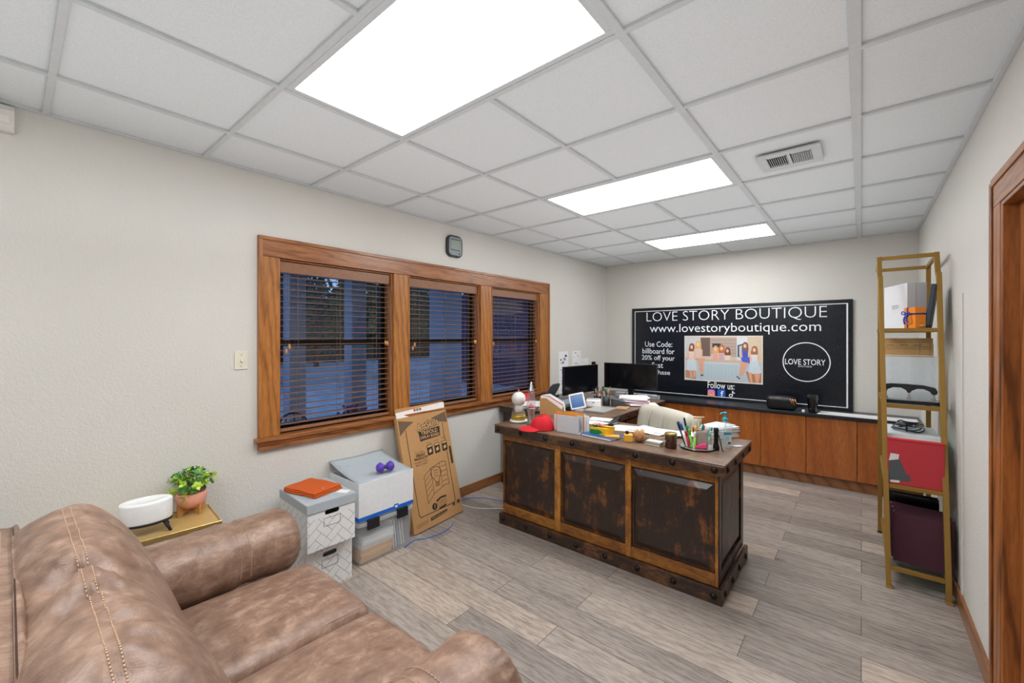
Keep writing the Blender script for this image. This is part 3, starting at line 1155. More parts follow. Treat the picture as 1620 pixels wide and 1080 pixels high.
# ================================================================ STORAGE BOXES
BW = mat('white_patterned_card', 'e2e3e3', .6)
LINE = mat('grey_print_line', '5a6066', .6)
LIDG = mat('blue_grey_lid_card', 'a9b2b8', .55)
def herring(b, o, ux, uy, W, Hh, m=1, th=.0017):
    """thin printed lines of a broken herringbone on a face of W x Hh"""
    o, ux, uy = Vector(o), Vector(ux), Vector(uy)
    nz = ux.cross(uy).normalized()
    def seg(p, q):
        # clip to face
        x0, y0 = p; x1, y1 = q
        dx, dy = x1 - x0, y1 - y0
        t0, t1 = 0.0, 1.0
        for pp, qq in ((-dx, x0), (dx, W - x0), (-dy, y0), (dy, Hh - y0)):
            if pp == 0:
                if qq < 0: return
            else:
                r = qq / pp
                if pp < 0: t0 = max(t0, r)
                else: t1 = min(t1, r)
        if t0 >= t1: return
        a = Vector((x0 + dx * t0, y0 + dy * t0)); c = Vector((x0 + dx * t1, y0 + dy * t1))
        n2 = Vector((-(c - a).y, (c - a).x)).normalized() * th / 2
        P = [a - n2, c - n2, c + n2, a + n2]
        b.quad([o + ux * v.x + uy * v.y + nz * .0005 for v in P], m)
    s_ = .046
    rot = math.radians(42)
    cr, sr = math.cos(rot), math.sin(rot)
    for i in range(-14, 15):
        for j in range(-8, 9):
            bx, by = (i - 2 * j) * s_, (i + 2 * j) * s_
            for rc in ((bx, by, 2 * s_, s_), (bx, by + s_, s_, 2 * s_)):
                x, y, w, h = rc
                for p, q in (((x, y), (x + w, y)), ((x, y), (x, y + h))):
                    P = (p[0] * cr - p[1] * sr + W / 2, p[0] * sr + p[1] * cr + Hh / 2)
                    Q = (q[0] * cr - q[1] * sr + W / 2, q[0] * sr + q[1] * cr + Hh / 2)
                    seg(P, Q)

def patterned_box(loc, rz, label, lid=True):
    D, W, Hh = .40, .285, .272
    t = thing('storage_box', label, 'storage box', loc, rz, 'white patterned cardboard storage boxes')
    b = MB()
    zc, hw, hh = .205, .044, .014
    # walls; the front (+x) has an oval hand hole
    b.box(-D / 2, D / 2 - .006, -W / 2, -W / 2 + .004, 0, Hh).box(-D / 2, D / 2 - .006, W / 2 - .004, W / 2, 0, Hh)
    b.box(-D / 2, -D / 2 + .004, -W / 2 + .004, W / 2 - .004, 0, Hh).box(-D / 2 + .004, D / 2 - .006, -W / 2 + .004, W / 2 - .004, 0, .004)
    outer = [(-W / 2, 0), (W / 2, 0), (W / 2, Hh), (-W / 2, Hh)]
    hole = []
    for i in range(8): a = -PI / 2 + PI * i / 7; hole.append((hw - hh + hh * math.cos(a), zc + hh * math.sin(a)))
    for i in range(8): a = PI / 2 + PI * i / 7; hole.append((-hw + hh + hh * math.cos(a), zc + hh * math.sin(a)))
    for x in (D / 2 - .004, D / 2):
        o_ = b.ring([(x, p[0], p[1]) for p in outer]); h_ = b.ring([(x, p[0], p[1]) for p in hole])
        b.face([o_[0], o_[1]] + [h_[0]] + h_[:0:-1]) if False else None
        # split into quads round the hole
        b.face([o_[0], o_[1], h_[0], h_[15]]); b.face([o_[1], o_[2], h_[7], h_[6], h_[5], h_[4], h_[3], h_[2], h_[1], h_[0]])
        b.face([o_[2], o_[3], h_[8], h_[7]]); b.face([o_[3], o_[0], h_[15], h_[14], h_[13], h_[12], h_[11], h_[10], h_[9], h_[8]])
    herring(b, (D / 2, -W / 2, 0), (0, 1, 0), (0, 0, 1), W, .185)
    herring(b, (D / 2, -W / 2, .222), (0, 1, 0), (0, 0, 1), W, .05)
    herring(b, (-D / 2, -W / 2, 0), (1, 0, 0), (0, 0, 1), D - .006, Hh)
    # blank panel outline
    for yy0, yy1, z0, z1 in ((-.05, .05, .125, .127), (-.05, .05, .172, .174), (-.05, -.048, .127, .172), (.048, .05, .127, .172)):
        b.box(D / 2 - .001, D / 2 + .0012, yy0, yy1, z0, z1, 1)
    b.build('carton', [BW, LINE], t, recalc=False)
    if lid:
        l = MB()
        g = .006
        l.box(-D / 2 - g, D / 2 + g, -W / 2 - g, W / 2 + g, Hh + .001, Hh + .005)
        l.box(D / 2 + .003, D / 2 + g, -W / 2 - g, W / 2 + g, Hh - .05, Hh + .001).box(-D / 2 - g, -D / 2 - .003, -W / 2 - g, W / 2 + g, Hh - .05, Hh + .001)
        l.box(-D / 2 - .003, D / 2 + .003, -W / 2 - g, -W / 2 - .003, Hh - .05, Hh + .001).box(-D / 2 - .003, D / 2 + .003, W / 2 + .003, W / 2 + g, Hh - .05, Hh + .001)
        l.build('lid', LIDG, t, bevel=.0015, seg=1)
    return t
patterned_box((-2.672, 1.248, 0), math.radians(0), 'lower white patterned storage box, under the box with the grey lid', False)
patterned_box((-2.615, 1.240, .2725), math.radians(-2), 'upper white patterned storage box with a grey lid, holding the orange shirt')

SH = mat('burnt_orange_cloth', 'c4561a', .85, bump=.3, bscale=120, var=.08)
t = thing('folded_shirt', 'folded burnt orange button shirt on the grey box lid', 'shirt', (-2.64, 1.225, .5505), math.radians(14))
b = MB()
for k, (w, d, z) in enumerate(((.285, .205, 0), (.28, .20, .0095), (.275, .195, .019))):
    def fn(o, k=k):
        o = o.copy(); o.z += .0015 * math.sin(o.x * 40 + k) + .001 * math.sin(o.y * 55 + k * 2); o.y += .003 * math.sin(o.x * 22 + k); return o
    rbox(b, (0, 0, z + .0065), (w, d, .0105), .005, 6, .001, 0, fn)
weld(b.build('folded_body', SH, t))
b = MB(); b.obox((.02, .01, .0272), (.24, .030, .003), R3(0, 0, -.25)).obox((-.05, .055, .0275), (.11, .008, .003), R3(0, 0, .35)).obox((.07, -.05, .0272), (.006, .09, .003))
b.build('placket', SH, t, bevel=.001)
for k in range(3):
    MB().lathe([(.0055, 0), (.0055, .0015), (.002, .002)], (-.05 + k * .075, .027 - k * .019, .0287), 12).build('button', WHITEG, t)
b = MB(); b.tube([(-.10, .05, .028), (-.03, .075, .029), (.06, .07, .028)], .002, 5).tube([(-.12, -.04, .028), (0, -.065, .029), (.1, -.05, .028)], .0018, 5)
b.build('fold_seam', mat('dark_orange_seam', '8f3c10', .9), t)
t2 = MB().obox((0, 0, .0008), (.07, .05, .0012)).build('price_tag', WHITEP, None, loc=(-2.475, 1.335, .5502), rot=(0, 0, .5))
tag(t2, 'small white paper tag at the corner of the grey box lid', 'tag')

# clear bin with papers
BX, BYc = -2.695, 1.675
t = thing('storage_bin', 'clear plastic bin with black latches full of folders, on the floor', 'storage bin', (BX, BYc, 0))
CP = m_glass('cloudy_clear_plastic', (.98, .985, .99, 1), .7, .2)
hx, hy = .185, .215
b = MB()
rg = []
for z, s_ in ((0.002, .93), (.012, .955), (.24, 1.0), (.262, 1.0)):
    rg.append([(p[0], p[1], z) for p in rrect(0, 0, 2 * hx * s_, 2 * hy * s_, .03, 4)])
for z, s_ in ((.262, .975), (.24, .975), (.014, .93)):
    rg.append([(p[0], p[1], z) for p in rrect(0, 0, 2 * hx * s_, 2 * hy * s_, .03, 4)])
b.loft(rg, sm=False)
b.build('tub', CP, t)
lidm = m_glass('milky_clear_lid', (.80, .84, .86, 1))
LW = m_glass('translucent_white_lid', (.95, .97, .98, 1), .7, .6)
b = MB()
for z0, z1, s_ in ((.262, .285, 1.03), (.285, .300, .98)):
    b.prism([(p[0], p[1], z0) for p in rrect(0, 0, 2 * hx * s_, 2 * hy * s_, .03, 4)], (0, 0, z1 - z0))
b.build('lid', LW, t, bevel=.003)
for y in (-.115, .115):
    b = MB(); b.box(hx * 1.03, hx * 1.03 + .012, y - .045, y + .045, .235, .300)
    b.box(hx * 1.03 - .02, hx * 1.03 + .004, y - .042, y + .042, .286, .3005)
    b.build('latch', BLACK, t, bevel=.004)
# contents: kraft folders lying and leaning, each a thing of its own
KRAFT = mat('manila_folder', 'd2aa78', .8)
for k in range(6):
    o = MB().box(-.15, .16, -.18, .06, 0, .026).build('paper_folder', KRAFT if k < 3 else WHITEP, None, loc=(BX + .008 * math.sin(k * 2), BYc + .004 * k - .012, .0148 + k * .0272), rot=(0, 0, .015 * math.sin(k * 3)), bevel=.001)
    tag(o, ('manila' if k < 3 else 'white') + ' folder lying flat in the clear bin, %s' % ['lowest of all', 'second from the bottom', 'third from the bottom', 'just above the manila ones', 'second from the top of the flat pile', 'topmost of the flat pile'][k], 'folder', 'folders inside the clear bin')
for k in range(5):
    o = MB().box(-.15, .15, -.003, .003, 0, .20).build('paper_folder', WHITEP if k != 2 else mat('pale_blue_folder', 'aebfd0', .6), None, loc=(BX, BYc + .075 + k * .022, .0165), rot=(-.14 - .03 * k if False else .10 + .01 * k, 0, 0))
    tag(o, '%s upright leaning folder in the clear bin, %s' % ('pale blue' if k == 2 else 'white', ['next to the flat pile', 'second from the flat pile', 'in the middle of the leaning ones', 'second from the right end', 'at the right end'][k]), 'folder', 'folders inside the clear bin')

# white carton with the blue band, its lid set inside at a slant
t = thing('file_box', 'plain white file box with a blue band, on top of the clear bin', 'box', (BX, 1.672, .3012))
hx, hy, hz = .19, .215, .250
b = MB()
b.box(-hx, hx, -hy, hy, 0, .004).box(hx - .005, hx, -hy, hy, .004, hz).box(-hx, -hx + .005, -hy, hy, .004, hz)
b.box(-hx + .005, hx - .005, -hy, -hy + .005, .004, hz).box(-hx + .005, hx - .005, hy - .005, hy, .004, hz)
b.build('carton', mat('plain_white_card', 'dde0e3', .6), t, bevel=.001, seg=1)
b = MB(); b.box(hx, hx + .001, -hy, hy, 0.002, .028); b.box(-hx, hx, -hy - .001, -hy, .002, .028)
b.box(hx + .0005, hx + .0015, .052, .088, .012, .040)
b.build('blue_band', mat('bright_blue_print', '1763c4', .5), t)
MB().box(hx + .0012, hx + .002, .06, .08, .016, .030).build('band_logo', WHITEP, t)
b = MB(); b.prism([(p[0], -hy - .0008, p[1]) for p in rrect(-.08, .17, .07, .03, .014)], (0, .0012, 0)); b.build('hand_hole', BLACKM, t)
l = thing('box_lid', 'blue-grey cardboard lid lying slanted on the open white file box', 'box lid', (BX, 1.672, .3012))
b = MB()
def lidf(u, v, dz=0):
    x = .175 - .385 * u; y = -.212 + .424 * v
    z = .243 + .073 * u + .012 * math.sin(PI * u) * -1 + .004 * math.cos(2 * PI * v)
    return (x, y, z + dz)
g1 = b.grid(lidf, 14, 10); g2 = b.grid(lambda u, v: lidf(u, v, .004), 14, 10)
for i in range(14):
    b.face((g1[i][0], g1[i + 1][0], g2[i + 1][0], g2[i][0])); b.face((g1[i][10], g1[i + 1][10], g2[i + 1][10], g2[i][10]))
for j in range(10):
    b.face((g1[0][j], g1[0][j + 1], g2[0][j + 1], g2[0][j])); b.face((g1[14][j], g1[14][j + 1], g2[14][j + 1], g2[14][j]))
b.build('panel', LIDG, l)
b = MB()
for p in (at(537, 738, 0, -2.82), at(549, 733, 0, -2.8), at(619, 715, 0, -2.85), at(640, 733, 0, -2.68)):
    u = (BX + .175 - p.x) / .385; v = (p.y - 1.672 + .212) / .424
    u = min(max(u, .05), .95); v = min(max(v, .03), .97)
    q = lidf(u, v, .0045)
    b.obox(q, (.03, .0025, .001), R3(0, -.2, .2))
b.build('slot', BLACKM, l)
PUR = mat('purple_vinyl', '5c3fb0', .4)
t = thing('hand_weight', 'small purple dumbbell lying on the slanted grey lid', 'dumbbell', (-2.575, 1.70, .551 + .045), math.radians(76))
for sg in (-1, 1):
    b = MB(); b.lathe([(.0, -.028), (.022, -.024), (.031, -.012), (.033, 0), (.030, .014), (.018, .024), (0, .026)], (sg * .036, 0, .0), 20, axis='x')
    b.lathe([(.0305, -.004), (.036, -.003), (.036, .003), (.0305, .004)], (sg * .036, 0, .0), 20, axis='x')
    b.build('head', PUR, t)
MB().cyl((-.03, 0, 0), (.03, 0, 0), .014, n=14).build('grip', mat('dark_purple_grip', '40307a', .5), t)

# ================================================================ DISPLAY BOARD CARTON
def leaning_board(name, label, cat, bl, br, tl, thick, mats_):
    """frame of a leaning slab: origin bottom-left corner, x along bottom, z up the board, y = towards the room"""
    ux = (br - bl).normalized()
    up = (tl - bl); up = (up - ux * up.dot(ux)).normalized()
    ny = up.cross(ux).normalized()          # out of the board face
    if ny.x < 0: ny = -ny
    t = thing(name, label, cat, bl)
    t.rotation_mode = 'QUATERNION'
    M = Matrix((ux, ux.cross(up) * -1, up)).transposed()
    if M.determinant() < 0:
        M = Matrix((ux, ux.cross(up), up)).transposed()
    t.rotation_quaternion = M.to_quaternion()
    return t
bl = at(656, 847, 2, 0.008); br = at(733, 808, 2, 0.008)
W_ = (br - bl).length
tl = at(641, 661, 0, -2.81)
t = leaning_board('display_board_carton', 'flat brown cardboard carton for a trifold display board, leaning on the wall', 'cardboard box', bl, br, tl, .03, None)
Hb = (tl - bl).length
# in local axes: x right, z up, the face looks to -y (to the room)
sgn = -1 if (t.rotation_quaternion.to_matrix() @ Vector((0, -1, 0))).x > 0 else 1
b = MB(); b.box(0, W_, 0 if sgn < 0 else -.035, .035 if sgn < 0 else 0, 0, Hb)
b.build('carton', CARD, t, bevel=.003)
yF = -.0008 * (1 if sgn < 0 else -1)
ux = Vector((1, 0, 0)); uz = Vector((0, 0, 1))
CLT = mat('light_card_print', 'c89f6d', .75)
def pt(u, v):     # fractions of the face, v from the top
    return Vector((W_ * u, yF, Hb * (1 - v)))
pb = MB()
def poly(pts, m=0, lift=0.0):
    pb.prism([tuple(pt(*p) + Vector((0, -lift, 0))) for p in pts], (0, -.0006, 0), m)
def line(pts, w=.004, m=0):
    for p, q in zip(pts[:-1], pts[1:]):
        a, c = pt(*p), pt(*q)
        d = (c - a).normalized(); n_ = Vector((-d.z, 0, d.x)) * w / 2
        pb.prism([tuple(a - n_ - d * w * .4), tuple(c - n_ + d * w * .4), tuple(c + n_ + d * w * .4), tuple(a + n_ - d * w * .4)], (0, -.0006, 0), m)
# dark fan shapes at the upper corners
poly([(.02, .02), (.30, .055), (.17, .09), (.02, .155)], 2); poly([(.98, .015), (.66, .055), (.80, .10), (.98, .125)], 2)
line([(.13, .12), (.13, .86), (.16, .885), (.84, .885), (.87, .86), (.87, .12)], .005)
def tx(s_, u, v, w, h, m=0, off=0.0, tilt=0.0, lift=.0008, ref=None):
    uxx = Vector((math.cos(tilt), 0, math.sin(tilt))); uyy = Vector((-math.sin(tilt), 0, math.cos(tilt)))
    text(pb, s_, pt(u, v) + Vector((0, -.0006, 0)), uxx, uyy, w, h, m, off, lift=lift, ref=ref)
tx('ArtSkills', .56, .105, .245, .058, 0, .075, .10, .0008, .02); tx('ArtSkills', .56, .105, .245, .058, 1, .02, .10, .0016, .02)
poly([(.36, .155), (.80, .145), (.78, .235), (.37, .245)], 0); tx('TRIFOLD', .57, .175, .19, .032, 1, .02, 0, .0022); tx('DISPLAY BOARD', .57, .215, .21, .025, 1, .02, 0, .0022)
tx('Try our other', .31, .335, .09, .012); tx('GREAT', .33, .362, .10, .022, 0, .02); tx('PRODUCTS', .33, .392, .14, .020, 0, .02); tx('for Easier, Faster,', .33, .422, .14, .013); tx('Better Projects!', .33, .446, .125, .013)
for k, (u, wd) in enumerate(((.53, 'CARDS'), (.68, 'LETTERS'), (.84, 'NUMBERS'))):
    tx(wd, u, .277 - .006 * k, .05, .008)
    poly([(u - .055, .295), (u + .055, .292), (u + .055, .37), (u + .05, .385), (u - .055, .39)], 0)
    poly([(u - .045, .300), (u + .045, .298), (u + .045, .315), (u - .045, .317)], 1, .0007)
    poly([(u - .03, .345), (u + .02, .33), (u + .03, .36), (u - .02, .372)], 1, .0007)
# folded board drawing with a light bulb
line([(.33, .80), (.33, .56), (.48, .505), (.73, .475), (.80, .49), (.80, .70), (.72, .695), (.47, .735), (.33, .80)], .0035)
line([(.48, .505), (.47, .735)], .003); line([(.66, .48), (.66, .70)], .003)
for k in range(4):
    line([(.345, .60 + .045 * k), (.455, .555 + .045 * k)], .003); line([(.68, .52 + .045 * k), (.79, .52 + .045 * k)], .003)
bulb = [(.57 + .105 * math.cos(a), .56 + .055 * math.sin(a)) for a in [math.radians(60 - 300 * i / 20) for i in range(21)]]
line([(.60, .645)] + bulb + [(.54, .645), (.60, .645)], .004)
for k in range(3): line([(.53, .655 + .012 * k), (.61, .652 + .012 * k)], .004)
for k in range(3): tx(['Ideas', 'Projects', 'School'][k], .57, .535 + .025 * k, .05, .010)
cc = [(.44 + .05 * math.cos(a) , .845 + .03 * math.sin(a)) for a in [2 * PI * i / 16 for i in range(17)]]
poly(cc[:-1], 0); tx('?', .44, .845, .012, .03, 1, .01, 0, .0016)
poly([(.48, .80), (.58, .782), (.70, .785), (.69, .80), (.58, .797), (.50, .815)], 0)
line([(.50, .815), (.52, .86), (.68, .85), (.69, .80)], .0025)
for k in range(3): line([(.54, .82 + .01 * k), (.66, .815 + .01 * k)], .002)
poly([(.52, .872), (.67, .862), (.67, .878), (.52, .888)], 0)
poly([(.33, .922), (.67, .91), (.67, .935), (.33, .95)], 0); tx('TRIFOLD DISPLAY BOARD', .5, .93, .18, .011, 1, 0, .025, .0016)
for k in range(3): line([(.06, .935 + .012 * k), (.28, .925 + .012 * k)], .002)
for k in range(5): line([(.80 + .012 * k, .88), (.80 + .012 * k, .91)], .003); 
for k in range(7): line([(.90 + .010 * k, .875), (.90 + .010 * k, .905)], .002 if k % 2 else .004)
poly([(.925, .36), (.965, .358), (.965, .525), (.925, .53)], 0)
poly([(.03, .49), (.10, .485), (.10, .52), (.03, .525)], 0)
pb.build('printed_lettering', [INK, CLT, mat('brown_print_shade', '6a5440', .75)], t)
# boards standing behind
bl2 = bl + Vector((-.065, .03, 0)); br2 = br + Vector((-.06, .0, 0)); tl2 = at(643, 650, 0, -2.865) + Vector((0, .0, .0))
tb = leaning_board('poster_board', 'white poster board showing above the top of the brown display board carton', 'poster board', bl2, br2, tl2, .01, None)
L0 = (tl2 - bl2).length
MB().prism([(0, 0, 0), (W_ - .01, 0, 0), (W_ - .01, 0, L0 + .016), (0, 0, L0 - .010)], (0, .012, 0)).build('sheet', mat('white_foam_board', 'e6e5e2', .6), tb)
bq = MB(); L_ = (tl2 - bl2).length
for k, cm in enumerate(('c03a6a', '2f8a4a', 'c03a6a')):
    bq.prism([(.18 + .03 * k, -.0008, L_ - .02), (.20 + .03 * k, -.0008, L_ - .022), (.21 + .03 * k, -.0008, L_ - .005), (.185 + .03 * k, -.0008, L_ + .002)], (0, -.0005, 0), k % 2)
bq.build('coloured_marks', [mat('magenta_ink', 'c03a6a', .6), mat('green_ink', '2f8a4a', .6)], tb)
bl3 = bl + Vector((-.082, .03, 0.002)); br3 = br + Vector((-.077, .0, 0.002)); tl3 = at(644, 650, 0, -2.876)
tb = leaning_board('cardboard_sheet', 'brown cardboard sheet farthest back, behind the white poster board', 'cardboard', bl3, br3, tl3, .01, None)
MB().box(0, W_ - .02, 0, .005, 0, (tl3 - bl3).length + .022).build('sheet', CARD, tb)

# floor cables
CB = mat('blue_cable_sheath', '2f6fc0', .5)
def fl(px, py): 
    p = at(px, py, 2, .004); return (p.x, p.y, .004)
b = MB(); P0 = [fl(*p) for p in ((640, 866), (656, 854), (675, 851), (698, 843), (713, 833), (717, 826))]
P0 = [p for p in catmull(P0, 6)]
b.tube(P0, .0035, 8); tag(b.build('network_cable', CB, None), 'blue cable looping on the floor in front of the cardboard carton', 'cable')
b = MB(); b.tube(catmull([fl(*p) for p in ((728, 792), (740, 788), (757, 787), (775, 789), (800, 793), (830, 800))], 6), .0035, 8)
tag(b.build('network_cable', CB, None), 'blue cable on the floor between carton and desk', 'cable')
b = MB(); b.tube(catmull([fl(*p) for p in ((728, 797), (745, 802), (765, 804), (790, 804), (830, 806))], 6), .0035, 8)
tag(b.build('power_cable', mat('white_cable', 'dcdad4', .5), None), 'white cable on the floor between carton and desk', 'cable')

# ================================================================ DESK
DT = .80
DX0, DX1, DFY, DBY = -2.300, -.575, 2.535, 3.262
desk = thing('desk', 'large rustic dark wood desk with raised front panels and round iron studs', 'desk', (-1.44, 2.9, 0))
MB().box(DX0, DX1, DFY, DBY, DT - .012, DT).build('desktop', TOPW, desk, world=True, bevel=.004)
b = MB(); b.box(DX0 + .003, DX1 - .003, DFY + .003, DFY + .06, DT - .072, DT - .012).box(DX1 - .06, DX1 - .003, DFY + .06, DBY - .003, DT - .072, DT - .012)
b.box(DX0 + .003, DX0 + .06, DFY + .06, DBY - .003, DT - .072, DT - .012).box(DX0 + .06, DX1 - .06, DBY - .06, DBY - .003, DT - .072, DT - .012)
b.build('top_edge', EDGEW, desk, world=True, bevel=.004)
bx0, bx1, by0, by1 = -2.235, -.622, 2.575, 3.225
MB().box(bx0 + .02, bx1 - .02, by0 + .02, by1 - .02, .05, DT - .02).build('carcass', PANELW, desk, world=True)
b = MB(); b.box(bx0 - .025, bx1 + .025, by0 - .025, by0 - .001, 0, .085).box(bx1 + .001, bx1 + .025, by0 - .001, by1 + .02, 0, .085)
b.box(bx0 - .025, bx0 - .001, by0 - .001, by1 + .02, 0, .085)
b.build('plinth', EDGEW, desk, world=True, bevel=.004)
sx = [at(px, 700, 1, by0).x for px in (796, 877, 886, 989, 998, 1131)]
PZ0, PZ1 = .155, .675
for a_, c_ in ((bx0, sx[0]), (sx[1], sx[2]), (sx[3], sx[4]), (sx[5], bx1)):
    MB().box(a_, c_, by0, by0 + .02, .085, DT - .072).build('stile', STILEW, desk, world=True, bevel=.003)
RAILW = m_desk('worn_amber_rail', '3a2213', '7e4a1e', 'a87028', (.42, .60), 0)
for a, c in ((sx[0], sx[1]), (sx[2], sx[3]), (sx[4], sx[5])):
    for z0, z1 in ((.085, PZ0), (PZ1, DT - .072)):
        MB().box(a, c, by0 + .001, by0 + .02, z0, z1).build('rail', RAILW, desk, world=True, bevel=.003)
for a, c in ((sx[0], sx[1]), (sx[2], sx[3]), (sx[4], sx[5])):
    b = MB()
    y = by0 + .019
    def fr(i, z): return [(a + i, y - z, PZ0 + i), (c - i, y - z, PZ0 + i), (c - i, y - z, PZ1 - i), (a + i, y - z, PZ1 - i)]
    b.loft([fr(.002, 0), fr(.006, .004), fr(.014, .002), fr(.045, .016), fr(.052, .018)], sm=False)
    b.build('raised_panel', PANELW, desk, world=True)
# right side frame and panel
b = MB()
b.box(bx1 - .02, bx1, by0 + .001, by0 + .07, .085, DT - .072).box(bx1 - .02, bx1, by1 - .07, by1, .085, DT - .072)
b.box(bx1 - .02, bx1 - .001, by0 + .07, by1 - .07, .085, .15).box(bx1 - .02, bx1 - .001, by0 + .07, by1 - .07, .68, DT - .072)
b.build('side_frame', PANELW, desk, world=True, bevel=.002)
b = MB()
def frs(i, z): return [(bx1 - .019 + z, by0 + .07 + i, .15 + i), (bx1 - .019 + z, by1 - .07 - i, .15 + i), (bx1 - .019 + z, by1 - .07 - i, .68 - i), (bx1 - .019 + z, by0 + .07 + i, .68 - i)]
b.loft([frs(.002, 0), frs(.04, .014), frs(.046, .015)], sm=False)
b.build('side_panel', PANELW, desk, world=True)
STUD = [(.019, 0), (.0175, .004), (.013, .0085), (.006, .0115), (0, .012)]
proto = None
studs = []
n_ = 8
for k in range(n_):
    fx = DX0 + .04 + (DX1 - DX0 - .10) * k / (n_ - 1)
    studs.append(('front', fx, DFY + .003, DT - .040))
    studs.append(('front', bx0 + .02 + (bx1 - bx0 - .04) * k / (n_ - 1), by0 - .025, .045))
for k in range(4):
    studs.append(('side', DX1 - .003, DFY + .06 + .195 * k, DT - .040))
    studs.append(('side', bx1 + .025, by0 + .04 + .18 * k, .045))
pf = MB().lathe([(r, z) for r, z in STUD], n=14)
pf = pf.build('stud', STEELD, desk, loc=(0, 0, 0))
for i, (side, x, y, z) in enumerate(studs):
    o = pf if i == 0 else pf.copy()
    if i:
        COL.objects.link(o)
    o.location = Vector((x, y, z)) - desk.location
    o.rotation_euler = (PI / 2, 0, 0) if side == 'front' else (0, PI / 2, 0)

# return desk along the window wall
RX1, RY0, RY1 = -1.69, 3.265, 4.72
ret = thing('return_desk', 'matching dark wood return desk along the window wall holding the monitors', 'desk', (-2.3, 4.0, 0))
RTOP = m_desk('brown_distressed_return_top', '3c2c22', '6e5443', '94755a', (0.45, 0.65), 1)
REDGE = m_desk('dark_return_edge', '241812', '3a281d', '7c5030', (0.55, 0.72), 1)
MB().box(XL + .02, RX1, RY0, RY1, DT - .012, DT).build('desktop', RTOP, ret, world=True, bevel=.004)
MB().box(XL + .023, RX1 - .003, RY0 + .003, RY1 - .003, DT - .065, DT - .012).build('top_edge', REDGE, ret, world=True, bevel=.004)
MB().box(XL + .05, RX1 - .05, RY0 + .03, RY1 - .03, .07, DT - .065).build('carcass', PANELW, ret, world=True, bevel=.003)
MB().box(XL + .035, RX1 - .03, RY0 + .015, RY1 - .015, 0, .07).build('plinth', REDGE, ret, world=True, bevel=.003)
for k in range(3):
    y0 = RY0 + .06 + .45 * k
    f = MB().box(RX1 - .05, RX1 - .032, y0, y0 + .42, .50, .71).build('drawer_front', PANELW, ret, world=True, bevel=.004)
    MB().lathe([(.008, 0), (.008, .012), (.016, .018), (.014, .026), (0, .03)], n=14, axis='x').build('knob', STEELD, f, loc=Vector((RX1 - .032, y0 + .21, .605)) - ret.location)
    MB().box(RX1 - .05, RX1 - .032, y0, y0 + .42, .10, .48).build('door', PANELW, ret, world=True, bevel=.004)
for k in range(7):
    o = pf.copy(); COL.objects.link(o); o.parent = ret
    o.location = Vector((RX1 - .003, RY0 + .08 + .21 * k, DT - .038)) - ret.location
    o.rotation_euler = (0, PI / 2, 0)

# ================================================================ THINGS ON THE DESK
def D(px, py): return at(px, py, 2, DT)
Z = DT + .0004

# globe lamp
p = D(820.5, 667)
t = thing('globe_lamp', 'frosted globe lamp with a gold base on a white round dish at the desk corner', 'lamp', (p.x, p.y, Z))
MB().lathe([(.060, 0), (.073, .004), (.075, .014), (.070, .022), (.06, .020)], n=40).build('dish', WHITEG, t)
GOLDG = m_glass('amber_glass', (.75, .62, .18, 1))
MB().lathe([(.052, .0205), (.061, .026), (.061, .054), (.056, .060), (.05, .060)], n=36).build('base', mat('antique_gold_liquid', 'b59a3c', .2, .5), t)
b = MB(); b.lathe([(.058, .061), (.058, .078), (.047, .092), (.046, .150)], n=36, cap0=False, cap1=False); b.build('glass_sleeve', m_glass('smoky_glass_sleeve', (.97, .97, .93, 1), 1, .12), t)
MB().lathe([(.0505, .0605), (.0505, .066), (.042, .072)], n=36).build('collar', GOLD, t)
FR = mat('frosted_glass_globe', 'd8dad6', .35)
gl = []
for k in range(19):
    a = -PI / 2 + .45 + (PI - .45) * k / 18
    gl.append((.0585 * math.cos(a), .192 + .0585 * math.sin(a)))
b = MB(); b.lathe([(.032, .082), (.034, .12), (.030, .140)] + gl, n=36); b.build('globe', FR, t)
MB().lathe([(.006, .2495), (.005, .256), (.0085, .262), (.004, .270), (0, .271)], n=14).build('finial', mat('copper_finial', 'c08a6a', .4, .5), t)

# lava lamp
p = D(840.3, 671)
t = thing('lava_lamp', 'tall silver lava lamp with pink wax beside the frosted globe lamp', 'lamp', (p.x, p.y, Z))
MB().lathe([(.033, 0), (.034, .004), (.030, .03), (.026, .06), (.0285, .09), (.036, .130), (.036, .134), (.031, .134)], n=32).build('base', SILVER, t)
b = MB(); b.lathe([(.0345, .1345), (.036, .15), (.034, .20), (.026, .26), (.0245, .268)], n=32); b.build('bottle', m_glass('rose_glass', (.93, .90, .90, 1), 1.2, .12), t)
MB().lathe([(.0255, .2683), (.0235, .275), (.010, .330), (.004, .345), (0, .346)], n=28).build('cap', SILVER, t)
WAX = mat('pink_wax', 'e0506a', .4)
MB().lathe([(0, .235), (.014, .240), (.018, .252), (.012, .262), (0, .264)], n=20).build('wax_blob', WAX, t)
MB().lathe([(0, .136), (.02, .137), (.023, .146), (.008, .160), (0, .175)], n=20).build('wax_blob', WAX, t)

